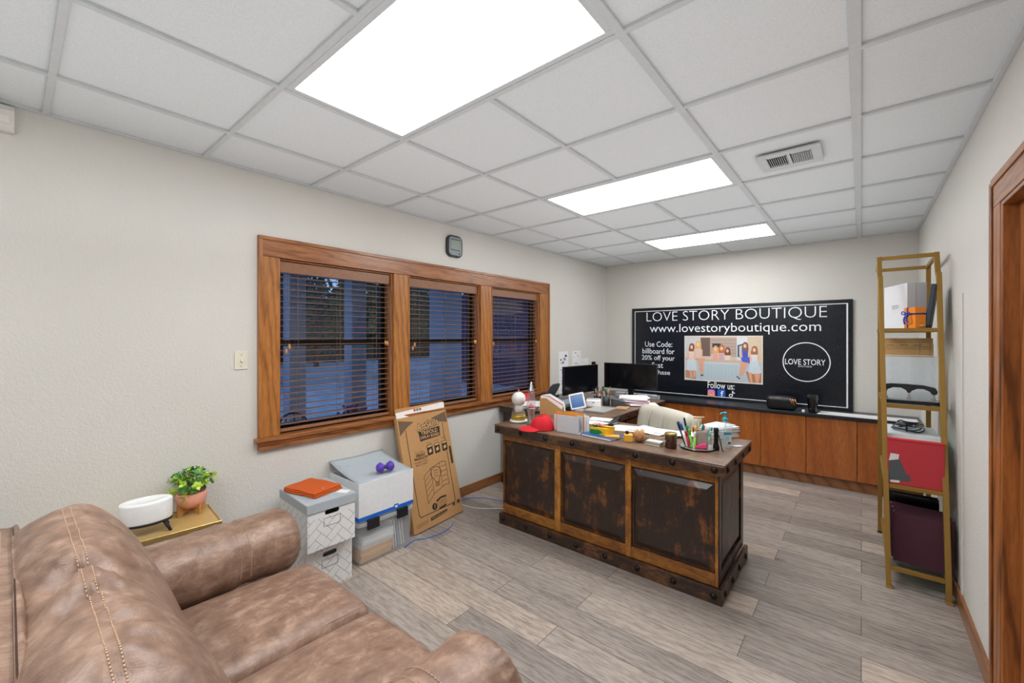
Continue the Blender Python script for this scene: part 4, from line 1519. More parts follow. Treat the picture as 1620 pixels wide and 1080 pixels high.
# red cap
RED = mat('red_cotton', 'c61a26', .8, bump=.15, bscale=150)
p = D(853, 679)
t = thing('baseball_cap', 'red baseball cap lying at the front edge of the desk', 'cap', (p.x, p.y, Z), YAW)
def capf(u, v):
    a = 2 * PI * u
    r = .085 * math.cos(v * PI / 2 * .98)
    dent = 1 - .16 * max(0, v - .35)
    return (.022 + r * math.cos(a) * 1.08, r * math.sin(a) * .92, .004 + .115 * math.sin(v * PI / 2) * dent + .012 * math.cos(a - .2) * v)
b = MB(); b.grid(capf, 40, 14); b.build('crown', RED, t)
def brim(u, v):
    a = math.radians(115 + 130 * u)
    r = .080 + .092 * v * (math.sin(PI * u) ** .45)
    x = .022 + r * math.cos(a) * 1.05; y = r * math.sin(a)
    return (x, y, .012 - .006 * v + .014 * (1 - (2 * u - 1) ** 2) * (1 - v) - .004 * v)
b = MB(); g1 = b.grid(brim, 20, 6); g2 = b.grid(lambda u, v: tuple(Vector(brim(u, v)) + Vector((0, 0, .003))), 20, 6)
for i in range(20): b.face((g1[i][6], g1[i + 1][6], g2[i + 1][6], g2[i][6]))
b.build('brim', RED, t)
MB().lathe([(.006, 0), (.006, .003), (0, .005)], (.022 + .012 * .97, 0, .1060), 12).build('top_button', RED, t)
b = MB()
for k in range(6):
    pts = [Vector(capf((k + .5) / 6, v / 10)) * 1.0 + Vector((0, 0, .001)) for v in range(10)]
    b.tube(pts, .0012, 4)
b.build('panel_seams', mat('dark_red_seam', '8e1019', .8), t)
b = MB(); b.tube([(.100, -.03, .012), (.122, 0, .018), (.100, .035, .012)], .008, 8); b.build('back_strap', RED, t)

# letter holder
p0, p1 = D(881, 682), D(916, 688)
cx_ = (p0 + p1) / 2
ang = math.atan2((p1 - p0).y, (p1 - p0).x)
W_ = (p1 - p0).length
t = thing('letter_holder', 'white desktop letter holder in the middle left of the desk, with orange folders inside', 'letter holder', (p0.x, p0.y, Z), ang)
WG = mat('pale_grey_metal', 'c3c6ca', .45)
b = MB(); b.box(0, W_, 0, .003, 0, .128).box(0, W_, .055, .058, 0, .128).box(0, W_, .105, .108, 0, .135).box(0, W_, .003, .105, 0, .003)
b.build('rack', WG, t, bevel=.001, seg=1)
def env(name, lab, cat, col, x0, x1, y, h, tilt=0.0, th=.004, grp='letters and folders in the white holder'):
    c, s_ = math.cos(ang), math.sin(ang)
    o = MB().box(x0, x1, -th / 2, th / 2, 0, h).build(name, mat('paper_' + col, col, .75), None, loc=(p0.x + y * -s_, p0.y + y * c, Z + .0035), rot=(tilt, 0, ang), bevel=.0008, seg=1)
    return tag(o, lab, cat, grp)
env('folder', 'orange folder in the front slot of the letter holder, tallest', 'folder', 'dd8a33', -.012, .150, .012, .142)
env('folder', 'second orange folder, behind the first in the letter holder', 'folder', 'e09a42', -.005, .165, .018, .138)
env('envelope', 'lilac envelope sticking out at the left of the letter holder', 'envelope', 'cfc6d8', -.045, .10, .030, .118)
env('envelope', 'pale blue envelope in the front slot of the letter holder', 'envelope', 'b7bcd6', .02, .168, .038, .115)
env('folder', 'orange folder sticking out at the right of the letter holder', 'folder', 'e08f2e', .03, .192, .066, .140)
env('envelope', 'white envelope at the right rear of the letter holder', 'envelope', 'dfe1e2', .06, .205, .078, .120)
env('envelope', 'white envelope rearmost in the letter holder', 'envelope', 'e6e6e4', .08, .222, .092, .125)

# kraft magazine box with papers behind the cap
p = D(868, 660)
t = thing('magazine_box', 'slanted kraft cardboard magazine box behind the red cap', 'file box', (p.x - .05, p.y + .1, Z), .35)
b = MB()
sl = [(-.10, 0), (.10, 0), (.10, .06), (-.04, .150), (-.10, .150)]
for y in (0, .085):
    b.prism([(x, y, z) for x, z in sl], (0, .003, 0))
b.box(-.10, .10, .003, .085, 0, .003).box(.097, .10, .003, .085, .003, .06).box(-.10, -.097, .003, .085, .003, .15)
b.build('carton', CARD, t)
for k in range(5):
    o = MB().prism([(-.095, 0, 0), (.09, 0, 0), (.11, 0, .085 + .006 * k), (-.02, 0, .160 + .005 * k), (-.095, 0, .165)], (0, .004, 0)).build('paper_sheet', [WHITEP, mat('red_paper', 'c2424a', .7)][1 if k == 1 else 0], None, loc=t.location + R3(0, 0, .35) @ Vector((0, .012 + .014 * k, .0035)), rot=(0, 0, .35))
    tag(o, ('red' if k == 1 else 'white') + ' paper standing in the kraft magazine box, %s' % ['nearest the camera', 'second', 'in the middle', 'fourth', 'at the back'][k], 'paper', 'papers in the kraft magazine box')

# blue binder, crayons
q = [D(920, 690), D(970, 701), D(983.5, 690), D(940, 682)]
c = sum(q, Vector()) / 4
rz = math.atan2((q[1] - q[0]).y, (q[1] - q[0]).x)
t = thing('notebook', 'dark blue notebook lying flat under the crayon box', 'notebook', (c.x, c.y, Z), rz)
MB().box(-.125, .125, -.085, .085, 0, .003).box(-.125, .125, -.085, .085, .015, .018).box(-.125, -.121, -.085, .085, .003, .015).build('cover', mat('navy_blue_cover', '1f4f86', .4), t, bevel=.001)
MB().box(-.12, .122, -.082, .082, .0032, .0148).build('pages', WHITEP, t)
c2 = D(953, 688)
t2 = thing('crayon_box', 'open green and yellow crayon box on the blue notebook', 'crayon box', (c.x + .005, c.y + .012, Z + .0184), rz + .08)
YEL = mat('crayon_yellow_card', 'e8b416', .5); GRN = mat('crayon_green_card', '12803c', .5)
b = MB(); b.box(-.085, .06, -.045, .05, 0, .048, 0)
b.build('carton', YEL, t2, bevel=.001)
b = MB(); b.prism([(-.0852, -.0455, .0), (-.02, -.0455, 0), (.02, -.0455, .018), (-.01, -.0455, .034), (-.0852, -.0455, .030)], (0, -.0006, 0))
b.box(-.0856, -.085, -.045, .05, .0, .034)
b.quad([(-.084, -.044, .0486), (-.03, -.044, .0486), (-.05, .0, .0486), (-.084, .01, .0486)])
b.build('green_print', GRN, t2)
MB().prism([(-.085, .05, .048), (-.085, -.02, .056), (.06, -.02, .056), (.06, .05, .048)], (0, 0, .0012)).build('lid_flap', YEL, t2)
rr = random.Random(5)
for k, cc_ in enumerate(('d8352c', 'e8d43a', '2f6fc0', 'e07a2c', '7a3fa0', 'e88aa0')):
    MB().lathe([(.0042, 0), (.0042, .07), (.002, .076), (.001, .078)], n=8).build('crayon', mat('crayon_' + cc_, cc_, .5), t2, loc=(-.07 + .014 * k, -.040 + .004 * (k % 2), .0615), rot=(PI / 2, 0, PI + .3 * rr.uniform(-1, 1)))
c3 = c + Vector((.085, -.02, .0184 + .0004))
o = MB().box(-.05, .05, -.03, .03, 0, .006).build('card', mat('orange_yellow_card', 'e8a02a', .5), None, loc=(c3.x, c3.y, Z + .0184), rot=(0, 0, rz + .6), bevel=.001)
tag(o, 'flat orange-yellow packet beside the crayon box on the notebook', 'packet')

# yellow cube with black knob
p = D(992, 699)
t = thing('pencil_sharpener', 'small yellow square holder with a black top next to the crumpled brown bag', 'desk accessory', (p.x, p.y + .02, Z), .5)
YC = mat('mustard_yellow', 'd9a43a', .5)
MB().box(-.028, .028, -.028, .028, 0, .050).build('body', YC, t, bevel=.005)
MB().lathe([(.01, .0502), (.012, .055), (.013, .064), (.008, .071), (0, .072)], (-.008, .005, 0), 16).build('top_knob', BLACK, t)
# crumpled bag
p = D(1009, 700)
t = thing('crumpled_bag', 'crumpled brown paper bag between yellow holder and clear box', 'paper bag', (p.x, p.y + .03, Z))
rr = random.Random(9)
b = MB()
cr = {}
def crum(u, v):
    a = 2 * PI * (u % 1.0); ph = PI * v
    n_ = math.sin(a * 3 + 4 * v) * .10 + math.sin(a * 7 - 9 * v) * .07 + math.sin(a * 5 + 17 * v) * .06
    r = .040 * (1 + n_)
    return (r * math.sin(ph) * math.cos(a) * 1.08, r * math.sin(ph) * math.sin(a), .036 - .036 * (1 + .1 * n_) * math.cos(ph) * (1 if v < .5 else 1.05))
b.grid(crum, 18, 12)
o = b.build('crumpled_paper', mat('brown_kraft_crumple', '9c6b3c', .6, bump=.4, bscale=60), t, smooth=False)
b = MB(); b.quad([(-.04, -.01, .06), (-.005, -.03, .05), (.0, -.01, .085), (-.03, .015, .08)]); b.quad([(0, 0, .06), (.03, .01, .055), (.025, .02, .08), (.0, .02, .085)])
b.build('open_flaps', mat('pale_kraft_flap', 'c49a68', .7), t)

# clear card box
p = (D(1019, 702) + D(1047, 708)) / 2
rz = math.atan2((D(1047, 708) - D(1019, 702)).y, (D(1047, 708) - D(1019, 702)).x)
t = thing('card_box', 'low clear acrylic box holding small cards', 'acrylic box', (p.x, p.y + .03, Z), rz)
L2 = .062
b = MB(); b.box(-L2, L2, -.032, -.030, .002, .05).box(-L2, L2, .030, .032, .002, .05).box(-L2, -L2 + .002, -.03, .03, .002, .05).box(L2 - .002, L2, -.03, .03, .002, .05).box(-L2, L2, -.032, .032, 0, .002)
b.build('tray', CLEAR, t)
b = MB()
for z in (.0, .048):
    b.box(-L2 - .001, L2 + .001, -.0335, -.0325, z, z + .004).box(-L2 - .001, L2 + .001, .0325, .0335, z, z + .004).box(-L2 - .0015, -L2 - .0002, -.0335, .0335, z, z + .004).box(L2 + .0002, L2 + .0015, -.0335, .0335, z, z + .004)
b.build('edge', mat('pale_brass_edge', 'c9bd8c', .3, .4), t)
for k in range(4):
    MB().box(-.05, .05, -.026, .026, 0, .006).build('card', mat('card_%s' % 'abcd'[k], ('d9d6d0', '8d8488', 'c9b8b0', 'e0dedb')[k], .6), t, loc=(.001 * k, 0, .0024 + .0063 * k), rot=(0, 0, .02 * k))

# amber candle
p = D(1059.5, 709)
t = thing('candle_jar', 'dark amber glass candle jar with a gold lid', 'candle', (p.x, p.y + .02, Z))
MB().lathe([(.034, 0), (.0365, .003), (.0365, .078), (.035, .081)], n=36).build('jar', mat('amber_brown_glass', '3a1c0c', .12, coat=.8), t)
MB().lathe([(.0365, .0815), (.0372, .083), (.0372, .094), (.035, .096), (0, .0965)], n=36).build('lid', mat('champagne_gold_lid', '9a8448', .3, .6), t)

# rotating organiser with pens
p = D(1098, 712)
OX, OY = p.x, p.y + .07
t = thing('pen_organizer', 'clear round desk organiser packed with markers', 'organiser', (OX, OY, Z))
MB().lathe([(.095, 0), (.108, .002), (.110, .006), (.104, .007)], n=48).build('glass_base', m_glass('grey_glass', (.75, .80, .82, 1)), t)
b = MB()
b.lathe([(.101, .0072), (.103, .009), (.1035, .0105), (.100, .009)], n=48)
b.build('rim', SILVER, t)
b = MB()
for a in (0.0, PI / 2):
    M = R3(0, 0, a + .3)
    b.obox((0, 0, .055), (.17, .002, .094), M)
for k in range(4):
    a = .3 + PI / 2 * k
    cc2 = Vector((.05 * math.cos(a + PI / 4), .05 * math.sin(a + PI / 4), 0))
b.lathe([(.084, .008), (.084, .09)], n=40, cap0=False, cap1=False)
b.build('cups', CLEAR, t)
def pen(loc, col, tip, L=.14, r=.0048, tilt=.2, az=0.0, lab='', name='marker', capcol=None, grp='markers in the clear organiser'):
    o = thing(name, lab, 'marker' if name == 'marker' else name.replace('_', ' '), (loc[0], loc[1], loc[2]), 0, grp)
    o.rotation_euler = (tilt * math.cos(az), tilt * math.sin(az), 0)
    MB().lathe([(r * .8, 0), (r, .003), (r, L * .68)], n=10).build('barrel', mat('pen_' + col, col, .4), o)
    MB().lathe([(r * 1.12, L * .68 + .0003), (r * 1.12, L - .006), (r * .7, L), (0, L + .001)], n=10).build('cap', mat('pen_' + tip, tip, .4), o)
    return o
pens = [(-.062, -.028, '1d2733', '1d2733', .155, .009, .34, 'thick black marker leaning left'), (-.048, -.045, 'e4e4e4', '1e62b0', .15, .008, .30, 'white marker with a blue cap'),
        (-.035, -.052, 'c8202c', 'c8202c', .10, .0075, .22, 'short red marker at the front left'), (-.018, -.050, '7cc03a', '6ab02e', .115, .007, .16, 'light green highlighter at the front'),
        (-.028, -.02, '3aa05a', '2f8a4a', .13, .007, .24, 'dark green marker'), (-.045, 0.0, '2a86b0', '1b3550', .175, .006, .22, 'tall teal and navy pen'),
        (-.005, -.03, 'e6e6e6', 'c8202c', .125, .005, .10, 'white pen with a red cap'), (.0, -.055, '9ad04a', 'e4e4e4', .10, .007, .0, 'pale green pen standing upright in front'),
        (.01, .02, 'e4e4e4', '2f9a90', .14, .007, -.15, 'white marker with a turquoise cap'), (.018, .028, 'e7a0b8', 'e7a0b8', .13, .005, -.12, 'pale pink pen'),
        (.03, .03, 'f0f0f0', 'f0f0f0', .135, .006, -.25, 'plain white pen'), (.04, .035, '2f9a90', '2f9a90', .13, .006, -.30, 'turquoise marker leaning right'),
        (.058, -.005, '7ac8b8', '7ac8b8', .11, .006, -.22, 'mint green pen at the right edge'), (-.01, .04, 'e8d23a', 'e8d23a', .12, .006, .12, 'yellow highlighter at the back')]
for x, y, c1_, c2_, L, r, tl_, lb in pens:
    pen((OX + x, OY + y, Z + .0125), c1_, c2_, L, r, abs(tl_), PI * 1.5 + YAW * 0 if tl_ > 0 else PI / 2, lb + ' in the clear round organiser')
# little mallet, tape, pouch
t = thing('reflex_hammer', 'tall beige stick with a crossbar top standing in the organiser', 'mallet', (OX + .008, OY + .0, Z + .0122))
BG = mat('beige_wood_stick', 'd8b482', .5)
MB().cyl((0, 0, 0), (0, 0, .178), .0038, n=10).build('handle', BG, t)
MB().cyl((-.027, -.022, .183), (.027, .022, .183), .0065, n=12).build('head', BG, t)
o = MB(); o.lathe([(.018, 0), (.030, 0), (.030, .018), (.018, .018)], n=30, cap0=False, cap1=False)
pk = thing('tape_dispenser', 'hot pink tape dispenser lying inside the organiser', 'tape dispenser', (OX + .035, OY - .048, Z + .012), .4)
PK = mat('hot_pink_plastic', 'e6417a', .4)
b = MB(); b.prism([(-.038, 0, 0), (.03, 0, 0), (.038, 0, .012), (.025, 0, .030), (.0, 0, .026), (-.038, 0, .008)], (0, .018, 0)); b.build('shell', PK, pk, bevel=.003)
MB().lathe([(.009, .0185), (.009, .020), (.004, .020)], (0.008, 0, .014), 16, axis='y').build('hub', mat('pale_pink', 'f0b0c4', .4), pk)
pz = thing('zip_pouch', 'grey-beige cloth pouch standing in the organiser above the pink tape', 'pouch', (OX + .032, OY - .018, Z + .0125), .35)
b = MB()
rg = []
for k in range(9):
    z = .105 * k / 8; w = .032 + .008 * math.sin(PI * k / 8) + (.004 if k == 8 else 0); d = .012 * (1 - .75 * (k / 8) ** 2)
    rg.append([(w * math.copysign(abs(math.cos(a)) ** .6, math.cos(a)), d * math.sin(a), z + (.012 * math.cos(a) if k == 8 else 0)) for a in [2 * PI * i / 24 for i in range(24)]])
b.loft(rg); b.build('bag', mat('taupe_cloth', '978b84', .8, bump=.3, bscale=60), pz)
b = MB(); b.cyl((-.036, 0, .103), (.036, 0, .110), .0022, n=6); b.build('zip', mat('dark_zip', '4a4442', .5), pz)

# flashlight
p = D(1131.5, 712.5)
t = thing('flashlight', 'black metal torch standing on its head near the sanitizer', 'torch', (p.x, p.y + .02, Z))
b = MB(); pr = [(.017, 0), (.019, .002), (.019, .022), (.0165, .030), (.0130, .042)]
for k in range(8): pr += [(.0135, .046 + .008 * k), (.0125, .050 + .008 * k)]
pr += [(.0145, .112), (.0150, .118), (.0150, .134), (.012, .139), (0, .1395)]
b.lathe(pr, n=28); b.build('barrel', mat('black_anodised', '17181a', .3, .5), t)
b = MB(); b.tube(catmull([(.013, 0, .10), (.028, -.004, .06), (.036, -.008, .02), (.044, -.012, .004), (.036, -.004, .003), (.024, .004, .045), (.013, .0, .09)], 5), .0020, 6); b.build('wrist_strap', BLACKM, t)
# sanitizer
p = D(1147, 708)
t = thing('hand_sanitizer', 'clear hand sanitizer bottle with a turquoise pump', 'sanitizer bottle', (p.x - .005, p.y + .03, Z), YAW)
BOT = m_glass('clear_blue_bottle', (.92, .97, .98, 1), 1, .22)
b = MB()
rg = []
for r, z in ((.030, 0), (.036, .003), (.037, .01), (.037, .09), (.043, .105), (.046, .122), (.044, .138), (.034, .150), (.018, .157), (.016, .160), (.016, .166)):
    sy = .62 if r > .02 else 1.0
    rg.append([(r * math.copysign(abs(math.cos(a)) ** .75, math.cos(a)), r * sy * math.copysign(abs(math.sin(a)) ** .75, math.sin(a)), z) for a in [2 * PI * i / 36 for i in range(36)]])
b.loft(rg); b.build('bottle', BOT, t)
TQ = mat('turquoise_pump_plastic', '12a6bc', .3)
b = MB(); b.lathe([(.0175, .1662), (.0175, .182), (.012, .187), (.006, .189), (.0055, .212), (.011, .214), (.011, .222), (.004, .2235)], n=24)
b.tube([(0, 0, .218), (-.022, 0, .2175), (-.030, 0, .213), (-.033, 0, .207)], .0045, 8); b.build('pump', TQ, t)
MB().cyl((0, 0, .012), (0, 0, .1655), .0022, n=8).build('dip_tube', mat('pale_tube', 'd8e4e6', .4), t)
b = MB(); b.box(-.022, .026, -.0236, -.0232, .020, .095); b.build('label', mat('pale_blue_label', 'c4dbe2', .5), t)
b = MB(); b.box(-.022, .026, -.0241, -.0237, .080, .097)
for k in range(5): b.box(-.016, .018 - .003 * (k % 2), -.0240, -.0237, .046 + .006 * k, .0475 + .006 * k)
b.build('label_print', mat('teal_print', '3a8aa8', .5), t)
b = MB()
for k in range(8): b.box(.004 + .0024 * k, .0052 + .0024 * k + .0006 * (k % 3), -.0242, -.0238, .022, .036)
b.build('barcode', INK, t)

# papers on the desk
def sheet(px, py, w, d, rz, lab, z=0, col=None, grp='loose papers on the desk', zz=None, th=.0008, name='paper_sheet', lines=0):
    p = D(px, py)
    rr2 = random.Random(px)
    cu = rr2.uniform(.0, .004)
    b = MB()
    f = lambda u, v, dz=0: ((u - .5) * w, (v - .5) * d, cu * ((2 * u - 1) ** 2) * v + dz)
    g1 = b.grid(f, 6, 4); g2 = b.grid(lambda u, v: f(u, v, th), 6, 4)
    for i in range(6):
        b.face((g1[i][0], g1[i + 1][0], g2[i + 1][0], g2[i][0])); b.face((g1[i][4], g1[i + 1][4], g2[i + 1][4], g2[i][4]))
    for j in range(4):
        b.face((g1[0][j], g1[0][j + 1], g2[0][j + 1], g2[0][j])); b.face((g1[6][j], g1[6][j + 1], g2[6][j + 1], g2[6][j]))
    for k in range(lines):
        v = .15 + .7 * k / max(1, lines - 1)
        b.quad([f(.1, v, th + .0002), (f(.1 + .7 * rr2.uniform(.5, 1), v, th + .0002)), (f(.8, v + .012, th + .0002)), f(.1, v + .012, th + .0002)], 1)
    o = b.build(name, [col or WHITEP, mat('pale_grey_print', 'b8bcc4', .7)], None, loc=(p.x, p.y, (zz or Z) + z), rot=(0, 0, rz))
    return tag(o, lab, 'paper', grp)
sheet(1000, 678, .29, .215, .32, 'large white printed sheet in the middle of the desk', 0, lines=9)
sheet(1030, 682, .28, .21, -.25, 'white printed sheet overlapping the large one, nearer the chair', .006, lines=7)
sheet(1062, 686, .22, .16, .1, 'white sheet right of the others, behind the amber candle', .011)
sheet(1085, 690, .20, .15, .5, 'white sheet behind the round organiser', .016)
sheet(941, 668, .20, .15, -.35, 'white sheet behind the letter holder', 0)
sheet(950, 664, .19, .14, .2, 'white sheet lying crooked farther behind the letter holder', .006)
PS = [(rr.uniform(-.012, .012), rr.uniform(-.012, .012), rr.uniform(-.25, .25)) for _ in range(16)]
p = D(1150, 692)
for k, (dx, dy, a) in enumerate(PS):
    b = MB(); rbox(b, (0, 0, .0024), (.21, .145, .0044), .002, 2)
    o = weld(b.build('envelope', WHITEP if k % 4 else mat('pale_grey_envelope', 'c9ccd0', .7), None, loc=(p.x - .055 + dx, p.y + .03 + dy, Z + .0048 * k), rot=(0, 0, 1.1 + a)))
    tag(o, 'white envelope in the pile behind the sanitizer', 'envelope', 'envelopes piled at the right rear of the desk')
o = MB().box(-.03, .03, -.02, .02, 0, .004).build('receipt', mat('grey_clear_slip', 'b5babd', .4), None, loc=(D(1167, 706).x, D(1167, 706).y, Z), rot=(0, 0, .9))
tag(o, 'small grey slip at the right rear corner of the desk', 'paper slip')
# stapler
p = D(971, 672)
t = thing('stapler', 'black and silver stapler standing open on the desk behind the crayons', 'stapler', (p.x, p.y, Z), 1.1)
MB().box(-.05, .05, -.014, .014, 0, .008).build('base', BLACK, t, bevel=.003)
b = MB(); b.prism([(-.05, -.012, .010), (.02, -.012, .045), (.05, -.012, .075), (.058, -.012, .07), (.035, -.012, .03), (-.03, -.012, .009)], (0, .024, 0)); b.build('arm', mat('gunmetal', '4a5052', .3, .6), t, bevel=.004)
MB().box(-.02, .03, -.008, .008, .0085, .013).build('magazine', SILVER, t)

# ================================================================ THINGS ON THE RETURN DESK
# printer
p = D(893, 646)
t = thing('printer', 'dark grey printer with its paper tray raised, on the return desk', 'printer', (-2.345, 3.54, Z), .10)
GP2 = mat('slate_printer_plastic', '4a525a', .4)
b = MB(); b.prism([(-.11, -.14, 0), (.12, -.14, 0), (.14, -.14, .03), (.07, -.14, .082), (-.11, -.14, .095)], (0, .28, 0)); b.build('body', GP2, t, bevel=.012)
b = MB(); b.prism([(.075, -.09, .083), (.125, -.09, .046), (.125, .09, .046), (.075, .09, .083)], (0.002, 0, .0025)); b.build('control_panel', mat('lighter_slate_panel', '76828c', .35), t)
b = MB(); b.box(.13, .18, -.10, .10, .008, .014); b.build('output_tray', mat('black_plastic', '14161a', .35), t, bevel=.003)
b = MB(); b.prism([(p_[0], 0, p_[1]) for p_ in rrect(0, .085, .21, .165, .05)], (0, .008, 0))
o = b.build('paper_tray', GP2, t, bevel=.002, loc=(-.095, 0, .088), rot=(math.radians(28), 0, PI / 2))
b = MB(); b.box(-.10, -.04, -.11, .11, .088, .112); b.build('feed_slot', BLACK, t, bevel=.006)
# white papers and red item by printer
for k in range(7):
    o = MB().box(-.10, .10, -.14, .14, 0, .005).build('paper_sheet', WHITEP if k != 2 else mat('magenta_paper', 'b84a6a', .7), None, loc=(-2.58 + .01 * math.sin(k * 3), 3.42 + .008 * math.cos(k * 2), Z + .0053 * k), rot=(0, 0, .5 + .12 * math.sin(k * 2)), bevel=.0008, seg=1)
    tag(o, 'paper in the pile between window and printer', 'paper', 'papers piled beside the printer')
t = MB().prism([(-.07, 0, 0), (.07, 0, 0), (.075, 0, .12), (-.06, 0, .13)], (0, .01, 0)).build('red_packet', mat('bright_red_card', 'c8323e', .6), None, loc=(-2.72, 3.44, Z), rot=(-.05, 0, .7))
tag(t, 'red packet standing behind the lava lamp by the window', 'packet')
# photo frame
p = D(914, 650)
t = thing('digital_frame', 'small white tablet with a blue screen standing on the return desk', 'tablet', (p.x, p.y + .02, Z), YAW - .25)
fr_ = MB(); P = rrect(0, .078, .148, .152, .01); fr_.prism([(q_[0], 0, q_[1]) for q_ in P], (0, .009, 0))
MR = (math.radians(-14), math.radians(-13), 0)
f0 = fr_.build('bezel', WHITEG, t, rot=MR, loc=(0, 0, .017), bevel=.002)
MB().box(-.060, .060, -.001, 0, .018, .138).build('screen', mat('deep_blue_screen', '12528c', .15, emit='1a5f9e', es=.25), f0)
b = MB(); b.tube([(-.035 + .007 * k, -.0016, .09 + .02 * math.sin(k * .9)) for k in range(11)], .0015, 5); b.build('screen_pattern', mat('light_blue_swirl', '5aa0d0', .3), f0)
MB().prism([(-.04, .010, 0), (-.04, .08, 0), (-.04, .02, .06)], (.08, 0, 0)).build('stand', WHITEG, t)
# white curved cable holder
b = MB(); p = D(893, 652)
b.tube(catmull([(0, 0, .0045), (-.004, .006, .03), (-.016, .016, .06), (-.034, .028, .082)], 5), .009, 10)
tag(b.build('handset', mat('cream_plastic', 'e2dcc8', .35), None, loc=(p.x, p.y, Z + .004)), 'curved cream plastic stand between printer and tablet', 'stand')
# small white printer
p = D(935, 645)
t = thing('label_printer', 'small white boxy label printer on the return desk behind the laptop', 'label printer', (p.x - .02, p.y + .09, Z), .45)
MB().box(-.075, .075, -.06, .06, 0, .075).build('body', WHITEG, t, bevel=.012)
MB().box(-.06, .06, -.03, .03, .0755, .082).build('lid', mat('light_grey_plastic', 'aeb3b8', .4), t, bevel=.003)
MB().box(-.012, .012, -.0612, -.0602, .045, .052).build('badge', BLACK, t)
# pen cups
def cup(px, py, lab, n_, h=.10):
    p = D(px, py)
    t = thing('pen_cup', lab, 'pen cup', (p.x, p.y + .03, Z))
    b = MB(); b.lathe([(.030, 0), (.036, .002), (.038, h), (.036, h), (.033, .004), (0, .004)], n=28, cap0=True, cap1=False); b.build('cup', BLACKM if px < 952 else GREYP, t)
    rr3 = random.Random(px)
    cols = ['1d1f24', 'c9a878', '3a3f48', 'd8d0c0', '8a7a5a', '22262c', 'b04a5a', 'd9c59a']
    for k in range(n_):
        a = 2 * PI * k / n_; x, y = .016 * math.cos(a), .016 * math.sin(a)
        pen((p.x + x, p.y + .03 + y, Z + .0052), cols[(k + int(px)) % 8], cols[(k * 3 + 1) % 8], rr3.uniform(.14, .19), .004, .13, a + PI / 2 if False else math.atan2(x, -y), 'pen in the %s pen cup' % ('left' if px < 952 else 'right'), 'pen', grp='pens in the %s pen cup' % ('left' if px < 952 else 'right'))
cup(943, 640, 'black pen cup, left of the pair behind the label printer', 8, .09)
cup(957, 641, 'grey pen cup, right of the pair, beside the green note', 9, .095)
# green note on the monitor stand
t = MB().box(-.032, .032, 0, .0006, 0, .07).build('sticky_note', mat('mint_green_note', '8fdcb4', .7), None, loc=(at(957, 620, 1, 4.515).x, 4.514, .862), rot=(0, 0, .03))
tag(t, 'mint green sticky note below the gap between the monitors', 'sticky note')
# laptop
q = [D(929, 652), D(949, 657), D(977, 647), D(956, 642)]
c = sum(q, Vector()) / 4
rz = math.atan2((q[2] - q[1]).y, (q[2] - q[1]).x)
t = thing('laptop', 'closed silver laptop on the edge of the return desk', 'laptop', (c.x - .02, c.y + .0, Z), rz)
LP = mat('silver_laptop_shell', 'b5b6b3', .35, .35)
MB().box(-.15, .15, -.105, .105, 0.001, .009).build('base', LP, t, bevel=.003)
MB().box(-.15, .15, -.105, .105, .0095, .015).build('screen_lid', LP, t, bevel=.003)
# black phone dock
t = thing('desk_phone', 'dark angled desk phone between pen cups and pink papers', 'phone', (D(969, 643).x + .02, D(969, 643).y + .10, Z), .6)
b = MB(); b.prism([(-.07, -.05, 0), (.07, -.05, 0), (.07, -.05, .018), (-.07, -.05, .06)], (0, .10, 0)); b.build('body', GREYP, t, bevel=.004)
b = MB(); b.obox((-.02, -.025, .062), (.17, .035, .022), R3(0, .28, 0)); b.build('handset', mat('blue_grey_handset', '5a646e', .35), t, bevel=.008)
# kraft paper, pink stack
o = MB().box(-.06, .06, -.08, .08, 0, .003).build('envelope', CARD, None, loc=(D(986, 645).x - .01, D(986, 645).y, Z), rot=(0, 0, .2))
tag(o, 'brown kraft envelope beside the laptop on the return desk', 'envelope')
SP = D(1000, 639)
PKP = mat('pink_paper', 'e0a6c4', .7)
for k in range(12):
    o = MB().box(-.108, .108, -.14, .14, 0, .0065).build('paper_sheet', PKP if k in (3, 4, 7) else WHITEP, None, loc=(-1.84 + .012 * math.sin(k * 2.3) + (.09 if k == 1 else 0), 4.22 + .012 * math.cos(k * 1.7), Z + .0068 * k), rot=(0, 0, -1.2 + .18 * math.sin(k * 1.3)), bevel=.0008, seg=1)
    tag(o, '%s paper bundle in the pile at the end of the return desk' % ('pink' if k in (3, 4, 7) else 'white'), 'paper', 'paper pile at the end of the return desk' if k not in (3, 4, 7) else 'pink papers in the pile at the end of the return desk')
# monitors
def monitor(name, lab, c, rz, w, h, zb):
    t = thing('monitor', lab, 'monitor', (c[0], c[1], Z), rz)
    b = MB(); b.box(-w / 2, w / 2, 0, .028, zb, zb + h); b.build('housing', BLACK, t, bevel=.004)
    MB().box(-w / 2 + .008, w / 2 - .008, -.0012, -.0002, zb + .014, zb + h - .008).build('screen', mat('dark_glossy_screen', '0b0d11', .12), t)
    MB().box(-.03, .03, .03, .06, .02, zb + h * .5).build('stand_neck', BLACK, t, bevel=.004)
    b = MB(); P = rrect(0, .04, .24, .13, .03); b.prism([(q_[0], q_[1], 0.0) for q_ in P], (0, 0, .014)); b.build('stand_foot', BLACK, t, bevel=.003)
    return t
pa, pb_ = Vector((-2.40, 3.74, 0)), Vector((-2.335, 4.36, 0))
d_ = pb_ - pa
monitor('monitor', 'left black monitor, angled towards the desk chair', ((pa + pb_) / 2), math.atan2(d_.y, d_.x), d_.length, .305, .088)
monitor('monitor', 'right black monitor, facing the camera in front of the sign', (-2.025, 4.52), 0.03, .625, .295, .112)
t = thing('webcam', 'tiny black webcam clipped on top of the left monitor', 'webcam', (-2.36, 4.30, .8004 + .088 + .305 + .0005), 1.4)
MB().box(-.025, .025, -.012, .012, 0, .032).build('body', BLACK, t, bevel=.004)
